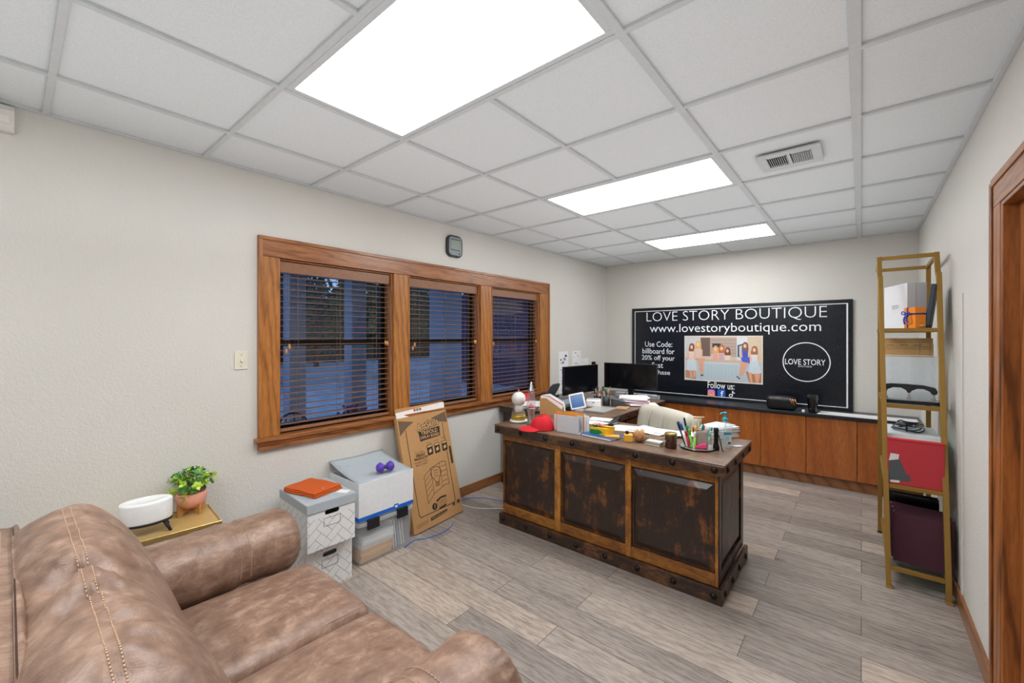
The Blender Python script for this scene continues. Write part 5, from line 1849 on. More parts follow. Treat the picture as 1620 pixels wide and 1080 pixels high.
MB().lathe([(.008, 0), (.008, .003), (.004, .004)], (0, -.0155, .016), 16, axis='y').build('lens', mat('lens_glass', '050608', .05), t)
# white box and cables under right monitor
t = thing('paper_tray', 'flat white box under the right monitor on the return desk', 'box', (-1.98, 4.665, Z), .0)
MB().box(-.29, .20, 0, .045, 0, .05).build('body', mat('white_tray', 'cfd6da', .4), t, bevel=.004)
MB().box(.2005, .235, .002, .043, 0, .045).build('end_cap', mat('light_grey_plastic', 'aeb3b8', .4), t, bevel=.004)
for k, (x0, y0) in enumerate(((-2.06, 4.57), (-1.93, 4.57))):
    b = MB(); b.tube(catmull([(x0, y0, .915), (x0 - .015, y0 - .03, .87), (x0 - .05, y0 - .05, .83), (x0 - .09, y0 - .06, Z + .004)], 5), .003, 6)
    tag(b.build('monitor_cable', BLACK, None), '%s black cable hanging below the right monitor' % ('left' if k == 0 else 'right'), 'cable')

# papers taped on the wall
def wallpaper_(x0, y0, x1, y1, lab, curl=.004, marks=5, seed=1):
    a = at(x0, y0, 0, XL + .002); c = at(x1, y1, 0, XL + .002)
    t = thing('taped_paper', lab, 'paper', (XL + .0012, (a.y + c.y) / 2, c.z), 0, 'papers taped on the window wall')
    w = c.y - a.y; h = a.z - c.z
    b = MB()
    f = lambda u, v, d=0: (curl * (.2 + math.sin(PI * u) * math.sin(3 * v) ** 2) + d, (u - .5) * w, v * h)
    b.grid(f, 8, 12); b.grid(lambda u, v: f(u, v, .0006), 8, 12)
    b.build('sheet', WHITEP, t)
    rr4 = random.Random(seed)
    m = MB()
    for k in range(marks * 3):
        u = rr4.uniform(.12, .7); v = rr4.uniform(.05, .9); du = rr4.uniform(.08, .25); dv = rr4.uniform(.012, .04)
        m.quad([Vector(f(u, v)) + Vector((.0012, 0, 0)), Vector(f(u + du, v)) + Vector((.0012, 0, 0)), Vector(f(u + du, v + dv)) + Vector((.0012, 0, 0)), Vector(f(u, v + dv)) + Vector((.0012, 0, 0))], k % 3)
    m.build('print', [mat('grey_print', '8a8f96', .7), mat('blue_print', '6f9cc8', .7), mat('dark_print', '3d4046', .7)], t)
wallpaper_(884, 556, 899, 623, 'long white paper strip taped on the wall beside the window', .004, 10, 3)
wallpaper_(905.5, 555, 918.5, 580, 'white leaflet with dark pictures taped above the left monitor', .004, 5, 5)
wallpaper_(919.5, 567, 931, 582, 'small white printed note taped right of the leaflet', .002, 3, 8)

# ================================================================ CHAIR
t = thing('office_chair', 'cream upholstered office chair behind the desk', 'office chair', (-1.27, 3.80, 0), 0)
CR = mat('cream_leatherette', 'c0bbac', .45, bump=.15, bscale=18)
A, B_ = Vector((-1.60, 3.80, 0)), Vector((-1.045, 3.475, 0))
dx_ = (B_ - A); wl = dx_.length; ux_ = dx_.normalized(); nn = Vector((ux_.y, -ux_.x, 0))   # towards the camera side
def chair_back():
    b = MB()
    def fn(o):
        o = o.copy()
        f_ = 1 - .006
        o.y += .006 * math.sin(o.x * 34) * (1 if o.y < 0 else 0)
        o.y -= .004 * math.sin(o.x * 70 + o.z * 30)
        return o
    rbox(b, (0, 0, 0), (wl, .15, .46), .070, 10, .012, 0, fn)
    return weld(b.build('backrest', CR, t))
o = chair_back()
mid = (A + B_) / 2
o.location = Vector((mid.x, mid.y, .655)) - t.location
o.rotation_euler = (math.radians(-10), 0, math.atan2(ux_.y, ux_.x))
b = MB(); b.tube([(-wl * .5 + .03 + (wl - .06) * k / 24, -.022, .212 + .018 * math.sin(PI * k / 24)) for k in range(25)], .004, 6)
b.tube([(-.10, -.077, .20), (-.11, -.080, .1), (-.10, -.077, -.1)], .003, 6).tube([(.06, -.077, .19), (.065, -.080, .1), (.06, -.077, -.1)], .003, 6)
b.build('seam', mat('cream_seam', 'b5afa0', .6), o)
back2 = MB(); rbox(back2, (0, 0, 0), (.10, .085, .22), .03, 5)
w2 = weld(back2.build('headrest_bolster', CR, t)); w2.location = Vector((B_.x + .01, B_.y + .05, .76)) - t.location; w2.rotation_euler = (math.radians(-10), 0, math.atan2(ux_.y, ux_.x))
b = MB(); rbox(b, (0, 0, .47), (.50, .50, .11), .045, 7, .015)
o = weld(b.build('seat', CR, t)); o.location = (.02, .12, 0); o.rotation_euler = (0, 0, math.atan2(ux_.y, ux_.x))
MB().cyl((.02, .12, .10), (.02, .12, .41), .028, n=16).build('gas_lift', BLACK, t)
for k in range(5):
    a = 2 * PI * k / 5 + .3
    e = Vector((.02 + .29 * math.cos(a), .12 + .29 * math.sin(a), .07))
    l = MB().cyl((.02, .12, .11), e, .024, .016, 10).build('base_leg', BLACK, t)
    MB().lathe([(.0, -.02), (.026, -.018), (.028, 0), (.026, .018), (0, .02)], (e.x, e.y, .0285), 16, axis='x').build('caster', BLACK, l)
for sg in (-1, 1):
    o = MB(); o.tube([(sg * .27, .0, -.16), (sg * .30, .0, .02), (sg * .29, .12, .06), (sg * .28, .30, .05)], .016, 10)
    o2 = o.build('armrest', BLACK, t); o2.location = (.02, .02, .60 - .05); o2.rotation_euler = (0, 0, math.atan2(ux_.y, ux_.x))

# ================================================================ LOW CABINETS AND COUNTER
CT = .730
CFY = 5.245
doorx = [at(px, 700, 1, CFY).x for px in (1080, 1203, 1275, 1356)]
dw = doorx[2] - doorx[1]
edges = [doorx[1] - 4 * dw, doorx[1] - 3 * dw, doorx[1] - 2 * dw, doorx[1] - dw, doorx[1], doorx[2], doorx[3], doorx[3] + dw * .98, XR - .004]
edges = [max(XL + .004, e) for e in edges]
edges = [XL + .004] + [e for e in edges if e > XL + .1]
clab = ['walnut cabinet unit at the far left behind the monitors', 'walnut cabinet unit behind the right monitor', 'walnut cabinet unit just left of the chair back', 'walnut cabinet unit seen above the chair back', 'walnut cabinet unit right behind the hand sanitizer pump', 'walnut cabinet unit below the black cosmetic bag, right of the desk', 'wide walnut cabinet unit below the black tumbler and white sheets', 'walnut cabinet unit half hidden by the gold ladder shelf', 'walnut cabinet unit in the right corner behind the ladder shelf']
for i in range(len(edges) - 1):
    a, c = edges[i], edges[i + 1]
    t = thing('cabinet', clab[min(i, len(clab) - 1)], 'cabinet', ((a + c) / 2, 5.45, 0), 0, 'walnut cabinets under the black counter')
    MB().box(a + .001, c - .001, CFY + .020, YB - .002, .10, CT - .032).build('carcass', WALNUT_D, t, world=True)
    MB().box(a + .0025, c - .0025, CFY, CFY + .018, .108, CT - .036).build('door', WALNUT, t, world=True, bevel=.0015)
    MB().box(a, c, CFY + .045, CFY + .065, 0, .0995).build('toe_board', BASEW, t, world=True)
t = MB().box(XL + .002, XR - .002, CFY - .022, YB - .001, CT - .030, CT).build('countertop', mat('black_laminate', '23262b', .28), None, bevel=.002)
tag(t, 'long black laminate countertop over the walnut cabinets on the back wall', 'countertop')

# ================================================================ SIGN
SY = 5.640
sg = thing('shop_sign', 'wide black shop sign with white lettering leaning on the back wall above the counter', 'sign', (-1.28, SY, CT + .001))
S0 = at(1000.2, 487.6, 1, SY); S1 = at(1350, 474, 1, SY)
sx0, sx1, sz0, sz1 = -2.487, -.066, CT + .001, 1.905
NAVY = mat('black_sign_face', '161a22', .2)
SWH = mat('sign_white_print', 'e9edf2', .4)
MB().box(sx0, sx1, SY, SY + .012, sz0, sz1).build('board', NAVY, sg, world=True, bevel=.001)
def sp(px, py): return at(px, py, 1, SY)
b = MB()
g = .040
y0_, y1_ = SY - .0009, SY - .0003
bz0 = sz0 + .030
for a in ((sx0 + g, sx1 - g, sz1 - g - .008, sz1 - g), (sx0 + g, sx1 - g, bz0, bz0 + .008), (sx0 + g, sx0 + g + .008, bz0 + .008, sz1 - g - .008), (sx1 - g - .014, sx1 - g, bz0 + .008, sz1 - g - .008)):
    b.box(a[0], a[1], y0_, y1_, a[2], a[3])
b.build('border', SWH, sg, world=True)
def stext(b, s_, xl, yt, xr, yb, off=0.0, m=0, yref=None):
    """writing fitted between two measured corners (cap height box)"""
    pxm = (xl + xr) / 2
    a, c = sp(xl, (yt + yb) / 2), sp(xr, (yt + yb) / 2)
    zt, zb = sp(pxm, yt).z, sp(pxm, yb).z
    text(b, s_, ((a.x + c.x) / 2, SY, (zt + zb) / 2), (1, 0, 0), (0, 0, 1), c.x - a.x, zt - zb, m, off, True, .0008)
b = MB()
stext(b, 'LOVE STORY BOUTIQUE', 1023, 488.8, 1308.5, 508, -.016)
b.build('title_lettering', SWH, sg, world=True)
b = MB(); stext(b, 'www.lovestoryboutique.com', 1028, 510.5, 1299, 529, -.004); b.build('web_address', SWH, sg, world=True)
b = MB()
for s_, xl, xr, yt, yb in (('Use Code:', 1020.5, 1063.5, 540, 548.5), ('billboard for', 1016.5, 1067, 551, 559.5), ('20% off your', 1015.5, 1067.5, 562, 572), ('first', 1031, 1049, 573, 581.5), ('purchase', 1022, 1060, 585, 594)):
    stext(b, s_, xl, yt, xr, yb, .002)
b.build('discount_text', SWH, sg, world=True)
b = MB(); stext(b, 'Follow us:', 1119.5, 604.5, 1162, 615, .008); b.build('follow_text', SWH, sg, world=True)
# round logo
cc = sp(1275, 572.5)
rx = (sp(1313, 572).x - sp(1237, 572).x) / 2; rz_ = (sp(1275, 541).z - sp(1275, 603.5).z) / 2
b = MB()
N = 64
o1 = [(cc.x + rx * math.cos(2 * PI * i / N), SY - .0009, cc.z + rz_ * math.sin(2 * PI * i / N)) for i in range(N)]
o2 = [(cc.x + (rx - .010) * math.cos(2 * PI * i / N), SY - .0009, cc.z + (rz_ - .010) * math.sin(2 * PI * i / N)) for i in range(N)]
r1, r2 = b.ring(o1), b.ring(o2)
for i in range(N): b.face((r1[i], r1[(i + 1) % N], r2[(i + 1) % N], r2[i]))
stext(b, 'LOVE STORY', 1242, 568, 1306, 577, .004); stext(b, 'BOUTIQUE', 1263, 578.3, 1284.5, 581)
b.build('round_logo', SWH, sg, world=True)
# three little network icons
cI = sp(1125.3, 621); cF = sp(1141.2, 621.5); cT = sp(1157.5, 623.4)
IG = NT('orange_to_purple_icon')
gm = IG.coord()
sepx = IG.n('ShaderNodeSeparateXYZ'); IG.l(gm, sepx.inputs[0])
mth = IG.n('ShaderNodeMath', _operation='MULTIPLY_ADD'); IG.l(sepx.outputs[2], mth.inputs[0]); mth.inputs[1].default_value = 11.0
mth.inputs[2].default_value = -11.0 * (cI.z - (CT + .001)) + .5
IG.color(IG.ramp(mth.outputs[0], [(0.0, 'f8b83a'), (.4, 'ee4a5a'), (1.0, '8a3ac0')]))
s_ = .045
b = MB(); b.prism([(cI.x + p[0], SY - .0001, cI.z + p[1]) for p in rrect(0, 0, 2 * s_, 2 * s_, .02)], (0, -.0008, 0)); ib = b.build('photo_icon', IG.m, sg, world=True)
b = MB()
def ringxz(b, cx, cz, r, w, n=24, dy=-.0012, pts=None):
    A = b.ring([(cx + r * math.cos(2 * PI * i / n), SY + dy, cz + r * math.sin(2 * PI * i / n)) for i in range(n)])
    B2 = b.ring([(cx + (r - w) * math.cos(2 * PI * i / n), SY + dy, cz + (r - w) * math.sin(2 * PI * i / n)) for i in range(n)])
    for i in range(n): b.face((A[i], A[(i + 1) % n], B2[(i + 1) % n], B2[i]))
ringxz(b, cI.x, cI.z, .016, .005)
P1, P2 = rrect(0, 0, .062, .062, .018), rrect(0, 0, .051, .051, .014)
A = b.ring([(cI.x + p[0], SY - .0012, cI.z + p[1]) for p in P1]); B2 = b.ring([(cI.x + p[0], SY - .0012, cI.z + p[1]) for p in P2])
for i in range(len(P1)): b.face((A[i], A[(i + 1) % len(P1)], B2[(i + 1) % len(P1)], B2[i]))
b.build('camera_mark', SWH, ib, world=True)
b = MB(); b.prism([(cF.x + p[0], SY - .0001, cF.z + p[1]) for p in rrect(0, 0, 2 * s_, 2 * s_, .008)], (0, -.0008, 0)); fb = b.build('blue_icon', mat('icon_blue', '1560c8', .4), sg, world=True)
b = MB(); text(b, 'f', (cF.x + .008, SY - .0009, cF.z - .006), (1, 0, 0), (0, 0, 1), .036, .070, 0, .03); b.build('letter_mark', SWH, fb, world=True)
b = MB(); ringxz(b, cT.x - .010, cT.z - .018, .021, .009)
b.box(cT.x + .004, cT.x + .014, SY - .0014, SY - .001, cT.z - .02, cT.z + .04)
b.prism([(cT.x + .014, SY - .001, cT.z + .04), (cT.x + .014, SY - .001, cT.z + .018), (cT.x + .036, SY - .001, cT.z + .008), (cT.x + .036, SY - .001, cT.z + .018), (cT.x + .022, SY - .001, cT.z + .028)], (0, -.0004, 0))
b.build('note_icon', SWH, sg, world=True)
# printed group photo: a flat print with flat figures
pA = sp(1083, 531); pB = sp(1207, 608)
px0, px1 = sp(1083, 570).x, sp(1207, 570).x
pz1, pz0 = (sp(1083, 531).z + sp(1207, 531).z) / 2, (sp(1083, 600.5).z + sp(1206, 608).z) / 2
PW_, PH_ = px1 - px0, pz1 - pz0
pb = MB(); pm = []
def pc(col):
    m_ = mat('print_' + col, col, .45)
    if m_ not in pm: pm.append(m_)
    return pm.index(m_)
lay = [0]
def fp(pts, col):
    """flat patch of the print; u from the left, v from the top, 0..1"""
    lay[0] += 1
    y = SY - .0006 - .00002 * lay[0]
    pb.quad([(px0 + PW_ * u, y, pz1 - PH_ * v) for u, v in pts], pc(col))
def fe(u, v, ru, rv, col, n=14):
    fp([(u + ru * math.cos(2 * PI * i / n), v + rv * math.sin(2 * PI * i / n)) for i in range(n)], col)
fp([(0, 0), (1, 0), (1, 1), (0, 1)], 'cfc0b0')
fp([(.01, .02), (.22, .02), (.22, .55), (.01, .6)], 'c4c8cc')
fp([(.22, .04), (.35, .04), (.35, .45), (.24, .45)], '6d5a52'); fp([(.35, .04), (.69, .04), (.69, .45), (.35, .45)], 'b3a095')
for k in range(5): fp([(.36, .09 + .07 * k), (.68, .085 + .07 * k), (.68, .095 + .07 * k), (.36, .10 + .07 * k)], '94837a')
fp([(.38, .17), (.49, .17), (.49, .26), (.38, .26)], '3c3236')
fp([(.69, .02), (.82, .02), (.82, .6), (.69, .6)], 'd6d9de'); fp([(.82, .02), (.99, .02), (.99, .6), (.82, .6)], 'd2bfa8')
fp([(.70, .2), (.76, .17), (.76, .45), (.70, .45)], '454c58'); fp([(.72, .22), (.755, .2), (.755, .44), (.72, .44)], 'b7cbe0')
fp([(0, .52), (.02, .5), (.28, .5), (.28, .56), (0, .56)], 'd99a80')
fp([(.0, .55), (1, .55), (1, .98), (0, .98)], 'b4c4cc'); fp([(.01, .78), (.16, .78), (.16, .97), (.01, .94)], 'b78a72'); fp([(.80, .75), (.98, .76), (.98, .97), (.84, .97)], 'b57a54')
fp([(.26, .52), (.74, .52), (.74, .58), (.26, .57)], 'ccb29c'); fp([(.28, .58), (.72, .585), (.72, .61), (.28, .60)], 'c9d1d4')
for k in range(9): fp([(.32 + .045 * k, .62), (.323 + .045 * k, .62), (.323 + .045 * k, .95), (.32 + .045 * k, .95)], 'a3b3bb')
def girl(u, v, hair, dress, s_=1.0, legs=None, low=.52, skirt=None):
    fe(u + .004, v + .03, .038 * s_, .075 * s_, hair); fe(u - .012, v + .10, .030 * s_, .09 * s_, hair); fe(u + .022, v + .10, .022 * s_, .09 * s_, hair)
    fp([(u - .045 * s_, v + .14), (u + .045 * s_, v + .14), (u + .05 * s_, low), (u - .05 * s_, low)], dress)
    fp([(u - .06 * s_, v + .15), (u - .04 * s_, v + .14), (u - .03 * s_, low - .02), (u - .055 * s_, low - .01)], 'e3b497'); fp([(u + .06 * s_, v + .16), (u + .04 * s_, v + .14), (u + .035 * s_, low - .02), (u + .06 * s_, low - .02)], 'e3b497')
    fe(u, v + .045, .018 * s_, .043 * s_, 'efc8b0')
    fe(u - .006 * s_, v + .038, .0028, .004, '5a4238'); fe(u + .007 * s_, v + .038, .0028, .004, '5a4238'); fe(u + .001, v + .068, .006, .004, 'b8655c')
    if skirt:
        fp(skirt[0], skirt[1])
    if legs:
        for L_ in legs:
            fp(L_, 'dca387')
girl(.42, .25, 'd8a86c', 'dca39c', .9); girl(.50, .23, 'b8703c', 'c9a6b0', .95); girl(.575, .28, '7c4630', 'ded2cc', .85)
girl(.10, .21, '84503a', 'e6c9bf', 1.0, [[(.07, .78), (.10, .78), (.115, .93), (.08, .95)], [(.12, .78), (.165, .78), (.15, .93), (.12, .93)]], .54, ([(.04, .53), (.15, .53), (.175, .79), (.13, .77), (.09, .80), (.03, .77)], 'c9d6dc'))
girl(.19, .15, 'd9b068', 'd9c0b4', 1.0, [[(.18, .50), (.215, .50), (.25, .84), (.225, .88), (.20, .68)], [(.225, .50), (.27, .51), (.255, .84), (.235, .84)]], .50)
girl(.79, .17, '8c5c3c', '4a5ab8', .95, [[(.74, .55), (.78, .56), (.75, .84), (.72, .84)], [(.78, .56), (.83, .56), (.77, .82), (.745, .84)]], .48, ([(.74, .46), (.84, .44), (.86, .54), (.84, .58), (.75, .54)], '4f5fc4'))
girl(.90, .25, 'a06a44', 'd6d9d8', .95, [[(.83, .77), (.87, .77), (.88, .97), (.85, .97)], [(.90, .78), (.97, .78), (.95, .98), (.92, .98)]], .54, ([(.85, .53), (.94, .53), (.985, .76), (.92, .80), (.83, .78)], 'c8d3dc'))
for u, v in ((.235, .88), (.25, .87), (.70, .87), (.72, .90)):
    fe(u, v, .014, .012, '3a2c30')
# thin light print edge
for pts in ([(0, 0), (1, 0), (1, .02), (0, .02)], [(0, .98), (1, .98), (1, 1), (0, 1)], [(0, 0), (.012, 0), (.012, 1), (0, 1)], [(.988, 0), (1, 0), (1, 1), (.988, 1)]):
    fp(pts, 'e8d8c8')
pb.build('group_photo_print', pm, sg, world=True, recalc=False)

# ================================================================ COUNTER THINGS
CZ = CT + .0005
t = thing('cosmetic_bag', 'small black quilted zip bag with gold pulls on the black counter', 'bag', (-.66, 5.33, CZ))
b = MB()
rbox(b, (0, 0, .068), (.275, .11, .134), .035, 8, .008)
weld(b.build('bag_body', mat('black_leatherette', '141517', .35, bump=.25, bscale=90), t))
b = MB(); b.tube([(-.12, -.03, .137), (-.05, -.034, .142), (.05, -.034, .142), (.12, -.03, .137)], .003, 6); b.build('zip', mat('dark_zip', '4a4442', .5), t)
for x, l in ((.085, .05), (.105, .062), (.125, .05)):
    MB().cyl((x, -.058, .125), (x + .018, -.062, .125 - l), .0045, n=8).build('gold_pull', mat('rose_gold', 'd8a070', .3, .6), t)
MB().obox((-.025, -.056, .118), (.035, .002, .007)).build('logo_plate', mat('rose_gold', 'd8a070', .3, .6), t)
t = thing('tumbler', 'black faceted tumbler standing on the counter beside the bag', 'tumbler', (-.385, 5.30, CZ))
b = MB()
rg = []
for r, z in ((.034, 0), (.036, .004), (.050, .15), (.050, .158), (.044, .185), (.040, .187)):
    rg.append([(r * math.cos(2 * PI * i / 6 + (.3 if z < .01 else .1)), r * math.sin(2 * PI * i / 6 + (.3 if z < .01 else .1)), z) for i in range(6)])
b.loft(rg, sm=False); b.build('body', mat('gloss_black', '101113', .15, coat=.5), t, bevel=.002)
t = MB().lathe([(.013, 0), (.014, .003), (.014, .020), (.011, .026), (0, .027)], n=18).build('white_cap', WHITEG, None, loc=(-.46, 5.27, CZ))
tag(t, 'tiny white plastic cap on the counter, left of the tumbler', 'cap')
q = [at(1286, 657, 2, CT), at(1384, 669, 2, CT), at(1384, 660, 2, CT), at(1290, 647, 2, CT)]
b = MB(); b.prism([(-.345, 5.245, CZ), (.40, 5.245, CZ), (.40, 5.45, CZ), (-.32, 5.45, CZ)], (0, 0, .004))
o = b.build('poster_sheets', WHITEP, None); tag(o, 'long white poster sheets lying at the right end of the counter', 'paper')

# ================================================================ LADDER SHELF
lad = thing('ladder_shelf', 'tall gold metal ladder shelf with slanted posts against the right wall', 'shelf', (.245, 3.85, 0))
TOPZ = 2.055
def fy(z): return 3.392 + .36 * z / TOPZ          # front posts lean back
def lx(z): return .115 - .032 * z / TOPZ          # outer left edge
RXp = .395
PWD = .026
RYb = 4.30
ZS = 1.915
for side in ('l', 'r'):
    xa = (lambda z: lx(z)) if side == 'l' else (lambda z: RXp - PWD - .008 * z / TOPZ)
    b = MB()
    rg = []
    for z in (.012, ZS):
        x = xa(z); y = fy(z)
        rg.append([(x, y, z), (x + PWD, y, z), (x + PWD, y + PWD, z), (x, y + PWD, z)])
    b.loft(rg, sm=False); b.build('front_post', GOLD, lad, world=True, bevel=.0015)
    b = MB(); rg = []
    for k in range(7):
        z = ZS - .02 + (TOPZ - ZS + .02) * k / 6
        x = xa(z) - .002 ; y = fy(ZS) + .010 + .07 * (k / 6) ** .8
        rg.append([(x, y, z), (x + PWD, y, z), (x + PWD, y + PWD, z), (x, y + PWD, z)])
    b.loft(rg, sm=False); b.build('upper_post', GOLD, lad, world=True, bevel=.0015)
    xb = .098 if side == 'l' else RXp - PWD - .004
    MB().box(xb, xb + PWD, RYb, RYb + PWD, .012, TOPZ - .02).build('rear_post', GOLD, lad, world=True, bevel=.0015)
    x = xa(0)
    MB().box(x - .002, x + PWD + .006, fy(0) - .004, fy(0) + PWD + .004, 0, .012).build('foot', BRASS, lad, world=True, bevel=.002)
    MB().box(xb - .002, xb + PWD + .002, RYb - .002, RYb + PWD + .002, 0, .012).build('foot', BLACK, lad, world=True, bevel=.002)
LV = [.125, .600, 1.085, 1.565]
GL = m_glass('shelf_glass', (.82, .90, .88, 1))
for i, z in enumerate(LV):
    y0 = fy(z)
    x0, x1 = lx(z), RXp - .006 * z / TOPZ
    b = MB()
    b.box(x0 + PWD, x1 - PWD, y0 + .002, y0 + PWD - .002, z - .024, z)
    b.box(x0 + PWD, x1 - PWD, RYb + .002, RYb + PWD - .002, z - .024, z)
    b.box(x0 + .003, x0 + PWD - .003, y0 + PWD, RYb, z - .024, z).box(x1 - PWD + .003, x1 - .003, y0 + PWD, RYb, z - .024, z)
    b.build('shelf_rail', GOLD, lad, world=True, bevel=.0015)
    MB().box(x0 + PWD, x1 - PWD, y0 + PWD, RYb, z - .008, z - .001).build('shelf_panel', GL, lad, world=True)
ytop = fy(ZS) + .08
b = MB(); z = TOPZ - .002
b.box(lx(z) + PWD - .004, RXp - PWD - .008, ytop + .002, ytop + PWD - .004, z - .026, z)
b.box(.098 + PWD, RXp - PWD, RYb + .002, RYb + PWD - .002, z - .045, z - .020)
b.prism([(RXp - PWD - .006, ytop + PWD, z - .026), (RXp - PWD - .006, ytop + PWD, z - .002), (RXp - PWD - .006, RYb, z - .02), (RXp - PWD - .006, RYb, z - .044)], (PWD - .006, 0, 0))
b.prism([(lx(z) + .002, ytop + PWD, z - .026), (lx(z) + .002, ytop + PWD, z - .002), (lx(z) + .002, RYb, z - .02), (lx(z) + .002, RYb, z - .044)], (PWD - .006, 0, 0))
b.build('top_rail', GOLD, lad, world=True, bevel=.0015)

# top shelf
e = .0006
z = LV[3] + e
# white gift box: near corner (.231, 3.775), left face runs away to (.125, 4.06)
cn = Vector((.232, 3.775, z)); dl = (Vector((.127, 4.06, z)) - cn); L_ = dl.length
rz = math.atan2(dl.y, dl.x)            # local x runs away along the left face
t = thing('gift_box', 'tall white gift box with grey lettering on the top shelf of the gold ladder', 'box', cn, rz)
GWH = mat('white_gift_card', 'e4e6ea', .45)
MB().box(0, L_, -.100, 0, 0, .298).build('carton', GWH, t, bevel=.003)
b = MB(); b.box(-.0008, .0005, -.100, -.0, .0, .298); b.build('grey_side', mat('pale_grey_card', 'bfbfc2', .5), t)
MB().box(-.0014, -.0006, -.046, -.044, .0, .298).build('lid_seam', mat('seam_grey', '8f9094', .6), t)
b = MB(); text(b, 'DIOR', (.145, .0006, .148), (-1, 0, 0), (0, 0, 1), .085, .028, 0, -.012); b.build('lettering', mat('grey_gold_print', '8a857c', .5), t)
# orange box with blue ribbon
cn = Vector((.262, 3.665, z)); rz = math.radians(124)
t = thing('ribbon_box', 'small orange gift box with a dark blue ribbon in front of the white gift box', 'box', cn, rz)
ORG = mat('bright_orange_card', 'ee8a1e', .5)
MB().box(0, .085, -.062, 0, 0, .132).build('carton', ORG, t, bevel=.0015)
NB = mat('navy_ribbon', '1c2f7a', .45)
b = MB()
b.box(.052, .062, -.0632, .0002, .1321, .1332).box(.052, .062, .0002, .0014, 0, .1332)
b.box(-.0014, -.0002, -.0632, .0012, .085, .095).box(-.0014, .0862, .0002, .0014, .085, .095)
b.build('ribbon', NB, t)
b = MB(); B0 = Vector((.057, .003, .09))
for sg_, dz in ((1, .018), (-1, .014)):
    b.tube(catmull([tuple(B0), tuple(B0 + Vector((sg_ * .022, .010, dz))), tuple(B0 + Vector((sg_ * .030, .008, .0))), tuple(B0)], 6), .0028, 6)
b.tube(catmull([tuple(B0), tuple(B0 + Vector((.012, .010, -.03))), tuple(B0 + Vector((.006, .010, -.065)))], 6), .0045, 6)
b.tube(catmull([tuple(B0), tuple(B0 + Vector((-.004, .010, -.03))), tuple(B0 + Vector((-.012, .006, -.055)))], 6), .0035, 6)
b.build('bow', mat('royal_blue_ribbon', '2246b8', .4), t)
MB().obox((.040, .004, .050), (.034, .002, .048), R3(0, .2, 0)).build('gift_tag', mat('orange_tag', 'd98436', .5), t)
# dark leaning tablet case
t = thing('tablet_case', 'dark slate case leaning against the right post on the top shelf', 'case', (.306, 3.705, z + .005), 0)
b = MB(); P = rrect(.10, .138, .20, .276, .02)
b.prism([(0, q_[0], q_[1]) for q_ in P], (.022, 0, 0))
o = b.build('shell', mat('slate_blue_case', '36424c', .45), t, bevel=.003, rot=(0, math.radians(6.5), math.radians(-9)))
MB().box(-.0012, .0002, .015, .185, .015, .26).build('cover_face', mat('grey_case_face', '7b8084', .5), o)
MB().box(.0218, .0232, .015, .185, .015, .26).build('inner_face', mat('grey_case_face', '7b8084', .5), o)
t = thing('brush', 'small grey item lying at the foot of the dark case', 'brush', (.285, 3.685, z), .8)
MB().lathe([(.002, -.03), (.006, -.02), (.006, .01), (.014, .03), (0, .034)], (0, 0, .0145), 14, axis='y').build('head', mat('warm_grey', '8f9094', .6), t)

# second shelf
z = LV[2] + e
t = thing('kraft_envelope', 'large kraft form envelope standing at the back of the second shelf', 'envelope', (.108, 3.99, z))
MB().box(0, .265, 0, .006, 0, .415).build('sheet', mat('manila_form', 'c9a06c', .7), t, rot=(-.02, 0, 0), bevel=.001)
b = MB()
for zz in (.40, .385, .355, .34): b.box(.012, .25, -.0012, -.0006, zz, zz + .0015)
for xx in (.012, .2, .249): b.box(xx, xx + .0015, -.0012, -.0006, .30, .3865)
for k in range(3): b.box(.03 + .07 * k, .07 + .07 * k, -.0012, -.0006, .366, .369)
b.build('form_lines', mat('brown_form_print', '6a4a34', .7), t, rot=(-.02, 0, 0))
t = MB().box(0, .265, 0, .012, 0, .375).build('kraft_folder', mat('darker_manila', 'b98a5c', .7), None, loc=(.112, 4.02, z)); tag(t, 'darker kraft folder right behind the kraft form envelope', 'folder')
t = thing('sign_holder', 'clear acrylic sheet frame with pale paper on the second shelf', 'frame', (.108, 3.82, z))
b = MB(); b.box(.006, .262, .004, .007, .004, .292); b.build('paper', mat('pale_blue_paper', 'e6ebf0', .6), t)
b = MB(); b.box(0, .268, 0, .003, 0, .298).box(0, .268, .008, .011, 0, .298).box(0, .268, 0, .05, -.0, .003); b.build('acrylic', CLEAR, t)
b = MB(); b.box(0, .268, -.0006, .0115, .2985, .3015).box(.2685, .2705, -.0006, .0115, 0, .3015); b.build('edge', mat('bright_edge', 'eceff0', .3), t)
# three-hole punch
t = thing('hole_punch', 'black three-hole punch with a long arched handle at the front of the second shelf', 'hole punch', (.100, 3.63, z))
HP = mat('charcoal_punch_handle', '23262a', .35)
MB().box(0, .275, .0, .075, 0, .022).build('base', mat('navy_black_base', '161b26', .3), t, bevel=.003)
MB().box(-.004, .279, -.002, .078, .0222, .0275).build('base_plate', SILVER, t, bevel=.001)
for k in range(3):
    x = .012 + .110 * k
    l = MB(); l.box(x, x + .022, .022, .05, .028, .044); l.cyl((x + .011, .035, .044), (x + .011, .035, .072), .006, n=12); l.box(x + .003, x + .019, .026, .046, .072, .084)
    l.build('punch_head', SILVER, t, bevel=.001, seg=1)
b = MB()
out = [(-.002, .066), (-.006, .095), (.010, .117), (.05, .124), (.12, .124), (.20, .121), (.252, .108), (.262, .085), (.256, .066)]
inn = [(.236, .066), (.228, .083), (.20, .098), (.17, .098), (.146, .084), (.138, .070), (.126, .070), (.118, .086), (.096, .100), (.058, .100), (.032, .086), (.022, .066)]
b.prism([(x, .018, zz) for x, zz in out + inn], (0, .036, 0)); b.build('handle', HP, t, bevel=.003)

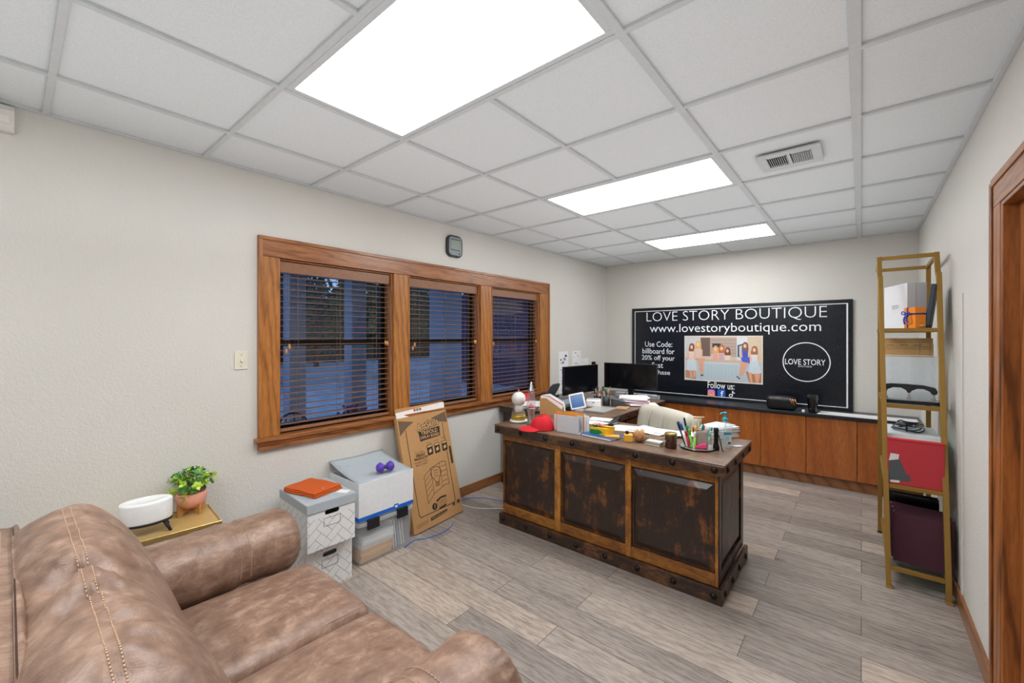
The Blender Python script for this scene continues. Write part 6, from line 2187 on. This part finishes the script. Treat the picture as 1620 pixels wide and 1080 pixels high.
# third shelf
z = LV[1] + e
x0 = .128
t = thing('red_file_box', 'red file box with a torn grey label at the front of the third shelf', 'file box', (x0 - .002, 3.512, z))
RB = mat('red_box_card', 'b5303a', .55, bump=.1, bscale=200)
MB().box(0, .250, .0, .05, 0, .272).build('box', RB, t, bevel=.002)
MB().box(-.003, .252, -.003, .053, .2722, .277).build('lid_flap', mat('bright_red_rim', 'c8141f', .5), t, bevel=.001)
b = MB(); b.prism([(.006, -.0008, .02), (.105, -.0008, .028), (.103, -.0008, .065), (.086, -.0008, .068), (.058, -.0008, .150), (.045, -.0008, .156), (.006, -.0008, .140)], (0, -.0006, 0)); b.build('torn_label', mat('dark_grey_label', '4d5154', .7), t)
b = MB(); b.prism([(.006, -.0016, .142), (.050, -.0016, .155), (.054, -.0016, .186), (.014, -.0016, .188)], (0, -.0006, 0)); b.prism([(.012, -.0016, .008), (.055, -.0016, .012), (.055, -.0016, .026), (.012, -.0016, .022)], (0, -.0006, 0)); b.build('white_patch', mat('pale_label', 'd8d4d0', .6), t)
mags = ['e3e6e8', 'dfe3e6', 'd3d9dd', '2f8a4a', 'e6e8ea', 'd9dde0', 'e6e6e6', 'c9ced4', 'e8eaec', 'dadfe3', '3d6a9c', 'e6e8ea', 'dce0e3', 'e2e5e8', '2f9a5a', 'e6e8ea', 'dfe3e6', 'd5dade']
rr = random.Random(21)
zz = z
for k, cm in enumerate(mags):
    th = .0165
    o = MB().box(-.123, .125, -.19, .19, 0, th - .0008).build('magazine', [mat('mag_' + cm, cm, .45), WHITEP], None, loc=(.248 + rr.uniform(-.004, .004), 3.785 + rr.uniform(-.012, .008), zz), rot=(0, 0, rr.uniform(-.02, .02)), bevel=.001, seg=1)
    tag(o, 'magazine in the tall stack behind the red file box', 'magazine', 'magazines stacked on the third shelf')
    zz += th
t = thing('bag_of_cables', 'bundle of dark and blue cables on top of the magazine stack', 'cables', (.235, 3.78, zz))
for k, (c_, r_) in enumerate((('1c2026', .0042), ('2f4a5e', .004), ('6a93ac', .0035), ('3c2028', .004), ('8a8f96', .003), ('1c2026', .0045))):
    b = MB(); pts = []
    for i in range(26):
        a = 2 * PI * i / 26 + k
        pts.append((.078 * math.cos(a) * (1 - .08 * k) + .006 * math.sin(3 * a), .09 * math.sin(a) * (1 - .07 * k), .010 + .008 * k + .006 * math.sin(2 * a + k * 1.7)))
    b.tube(pts, r_, 7, close=True); b.build('cable', mat('cable_' + c_, c_, .45), t)
b = MB(); b.tube([(-.01, -.10, .006), (-.012, -.10, .04), (-.012, -.07, .062), (-.01, -.04, .05), (-.01, -.05, .006)], .0045, 7); b.build('cable_tie', BLACKM, t)
b = MB()
for i in range(28):
    b.lathe([(0, -.004), (.004, 0), (0, .004)], (.045 + rr.uniform(-.025, .03), -.05 + rr.uniform(-.03, .03), .035 + rr.uniform(-.012, .012)), 6)
b.build('beads', mat('pale_beads', 'c9c4b8', .3), t)

# bottom shelf
z = LV[0] + e
MR = mat('maroon_cloth', '45202e', .75, bump=.2, bscale=300)
MRL = mat('maroon_edge_dark', '5a3a44', .7)
rzm = math.radians(-7)
for k, (dy, hh, l) in enumerate(((0.0, .300, 'front'), (.048, .312, 'middle'), (.096, .322, 'rear'))):
    t = thing('maroon_binder', '%s maroon cloth binder of the three on the bottom shelf' % l, 'binder', (.152 - .006 * k, 3.520 + dy, z), rzm, 'maroon binders on the bottom shelf')
    MB().box(0, .262, 0, .006, 0, hh).box(0, .262, .038, .044, 0, hh).build('cover', MR, t, bevel=.001)
    MB().box(.0, .006, .006, .038, 0, hh).build('spine', MRL, t)
    MB().box(.008, .255, .008, .036, .005, hh - .012).build('pages', mat('grey_page_block', '9c979a', .7), t)
b = MB(); b.tube([(.155, 3.517, .30 + z * 0), (.165, 3.514, .306), (.168, 3.515, .316)], .0012, 5)
t = thing('black_file_box', 'glossy black file holder behind the maroon binders on the bottom shelf', 'file box', (.128, 3.70, z))
MB().box(0, .245, 0, .10, 0, .352).build('box', mat('gloss_black', '101113', .15, coat=.5), t, bevel=.003)
b = MB()
for k in range(3): b.box(-.001, .246, .02 + .03 * k, .022 + .03 * k, .3525, .36)
b.box(.03, .20, .004, .012, .3525, .362)
b.build('divider', mat('black_divider', '1b1e22', .3), t)
t = thing('black_file_box', 'dark blue-grey document case behind the glossy black holder, bottom shelf', 'file box', (.126, 3.81, z))
MB().box(0, .245, 0, .05, 0, .30).build('box', mat('dark_navy_case', '232c38', .4), t, bevel=.003)
MB().box(.02, .225, -.001, .051, .3005, .305).build('lid', mat('grey_case_lid', '6f7880', .4), t)
t = thing('acrylic_tray', 'clear plastic tray standing at the left end of the bottom shelf', 'tray', (.122, 3.53, z))
b = MB(); b.box(0, .003, 0, .16, 0, .27).box(.003, .02, .0, .003, 0, .27).box(.003, .02, .157, .16, 0, .27); b.build('shell', m_glass('frosted_clear', (.80, .86, .88, 1)), t)
# long white roll hanging behind the left post
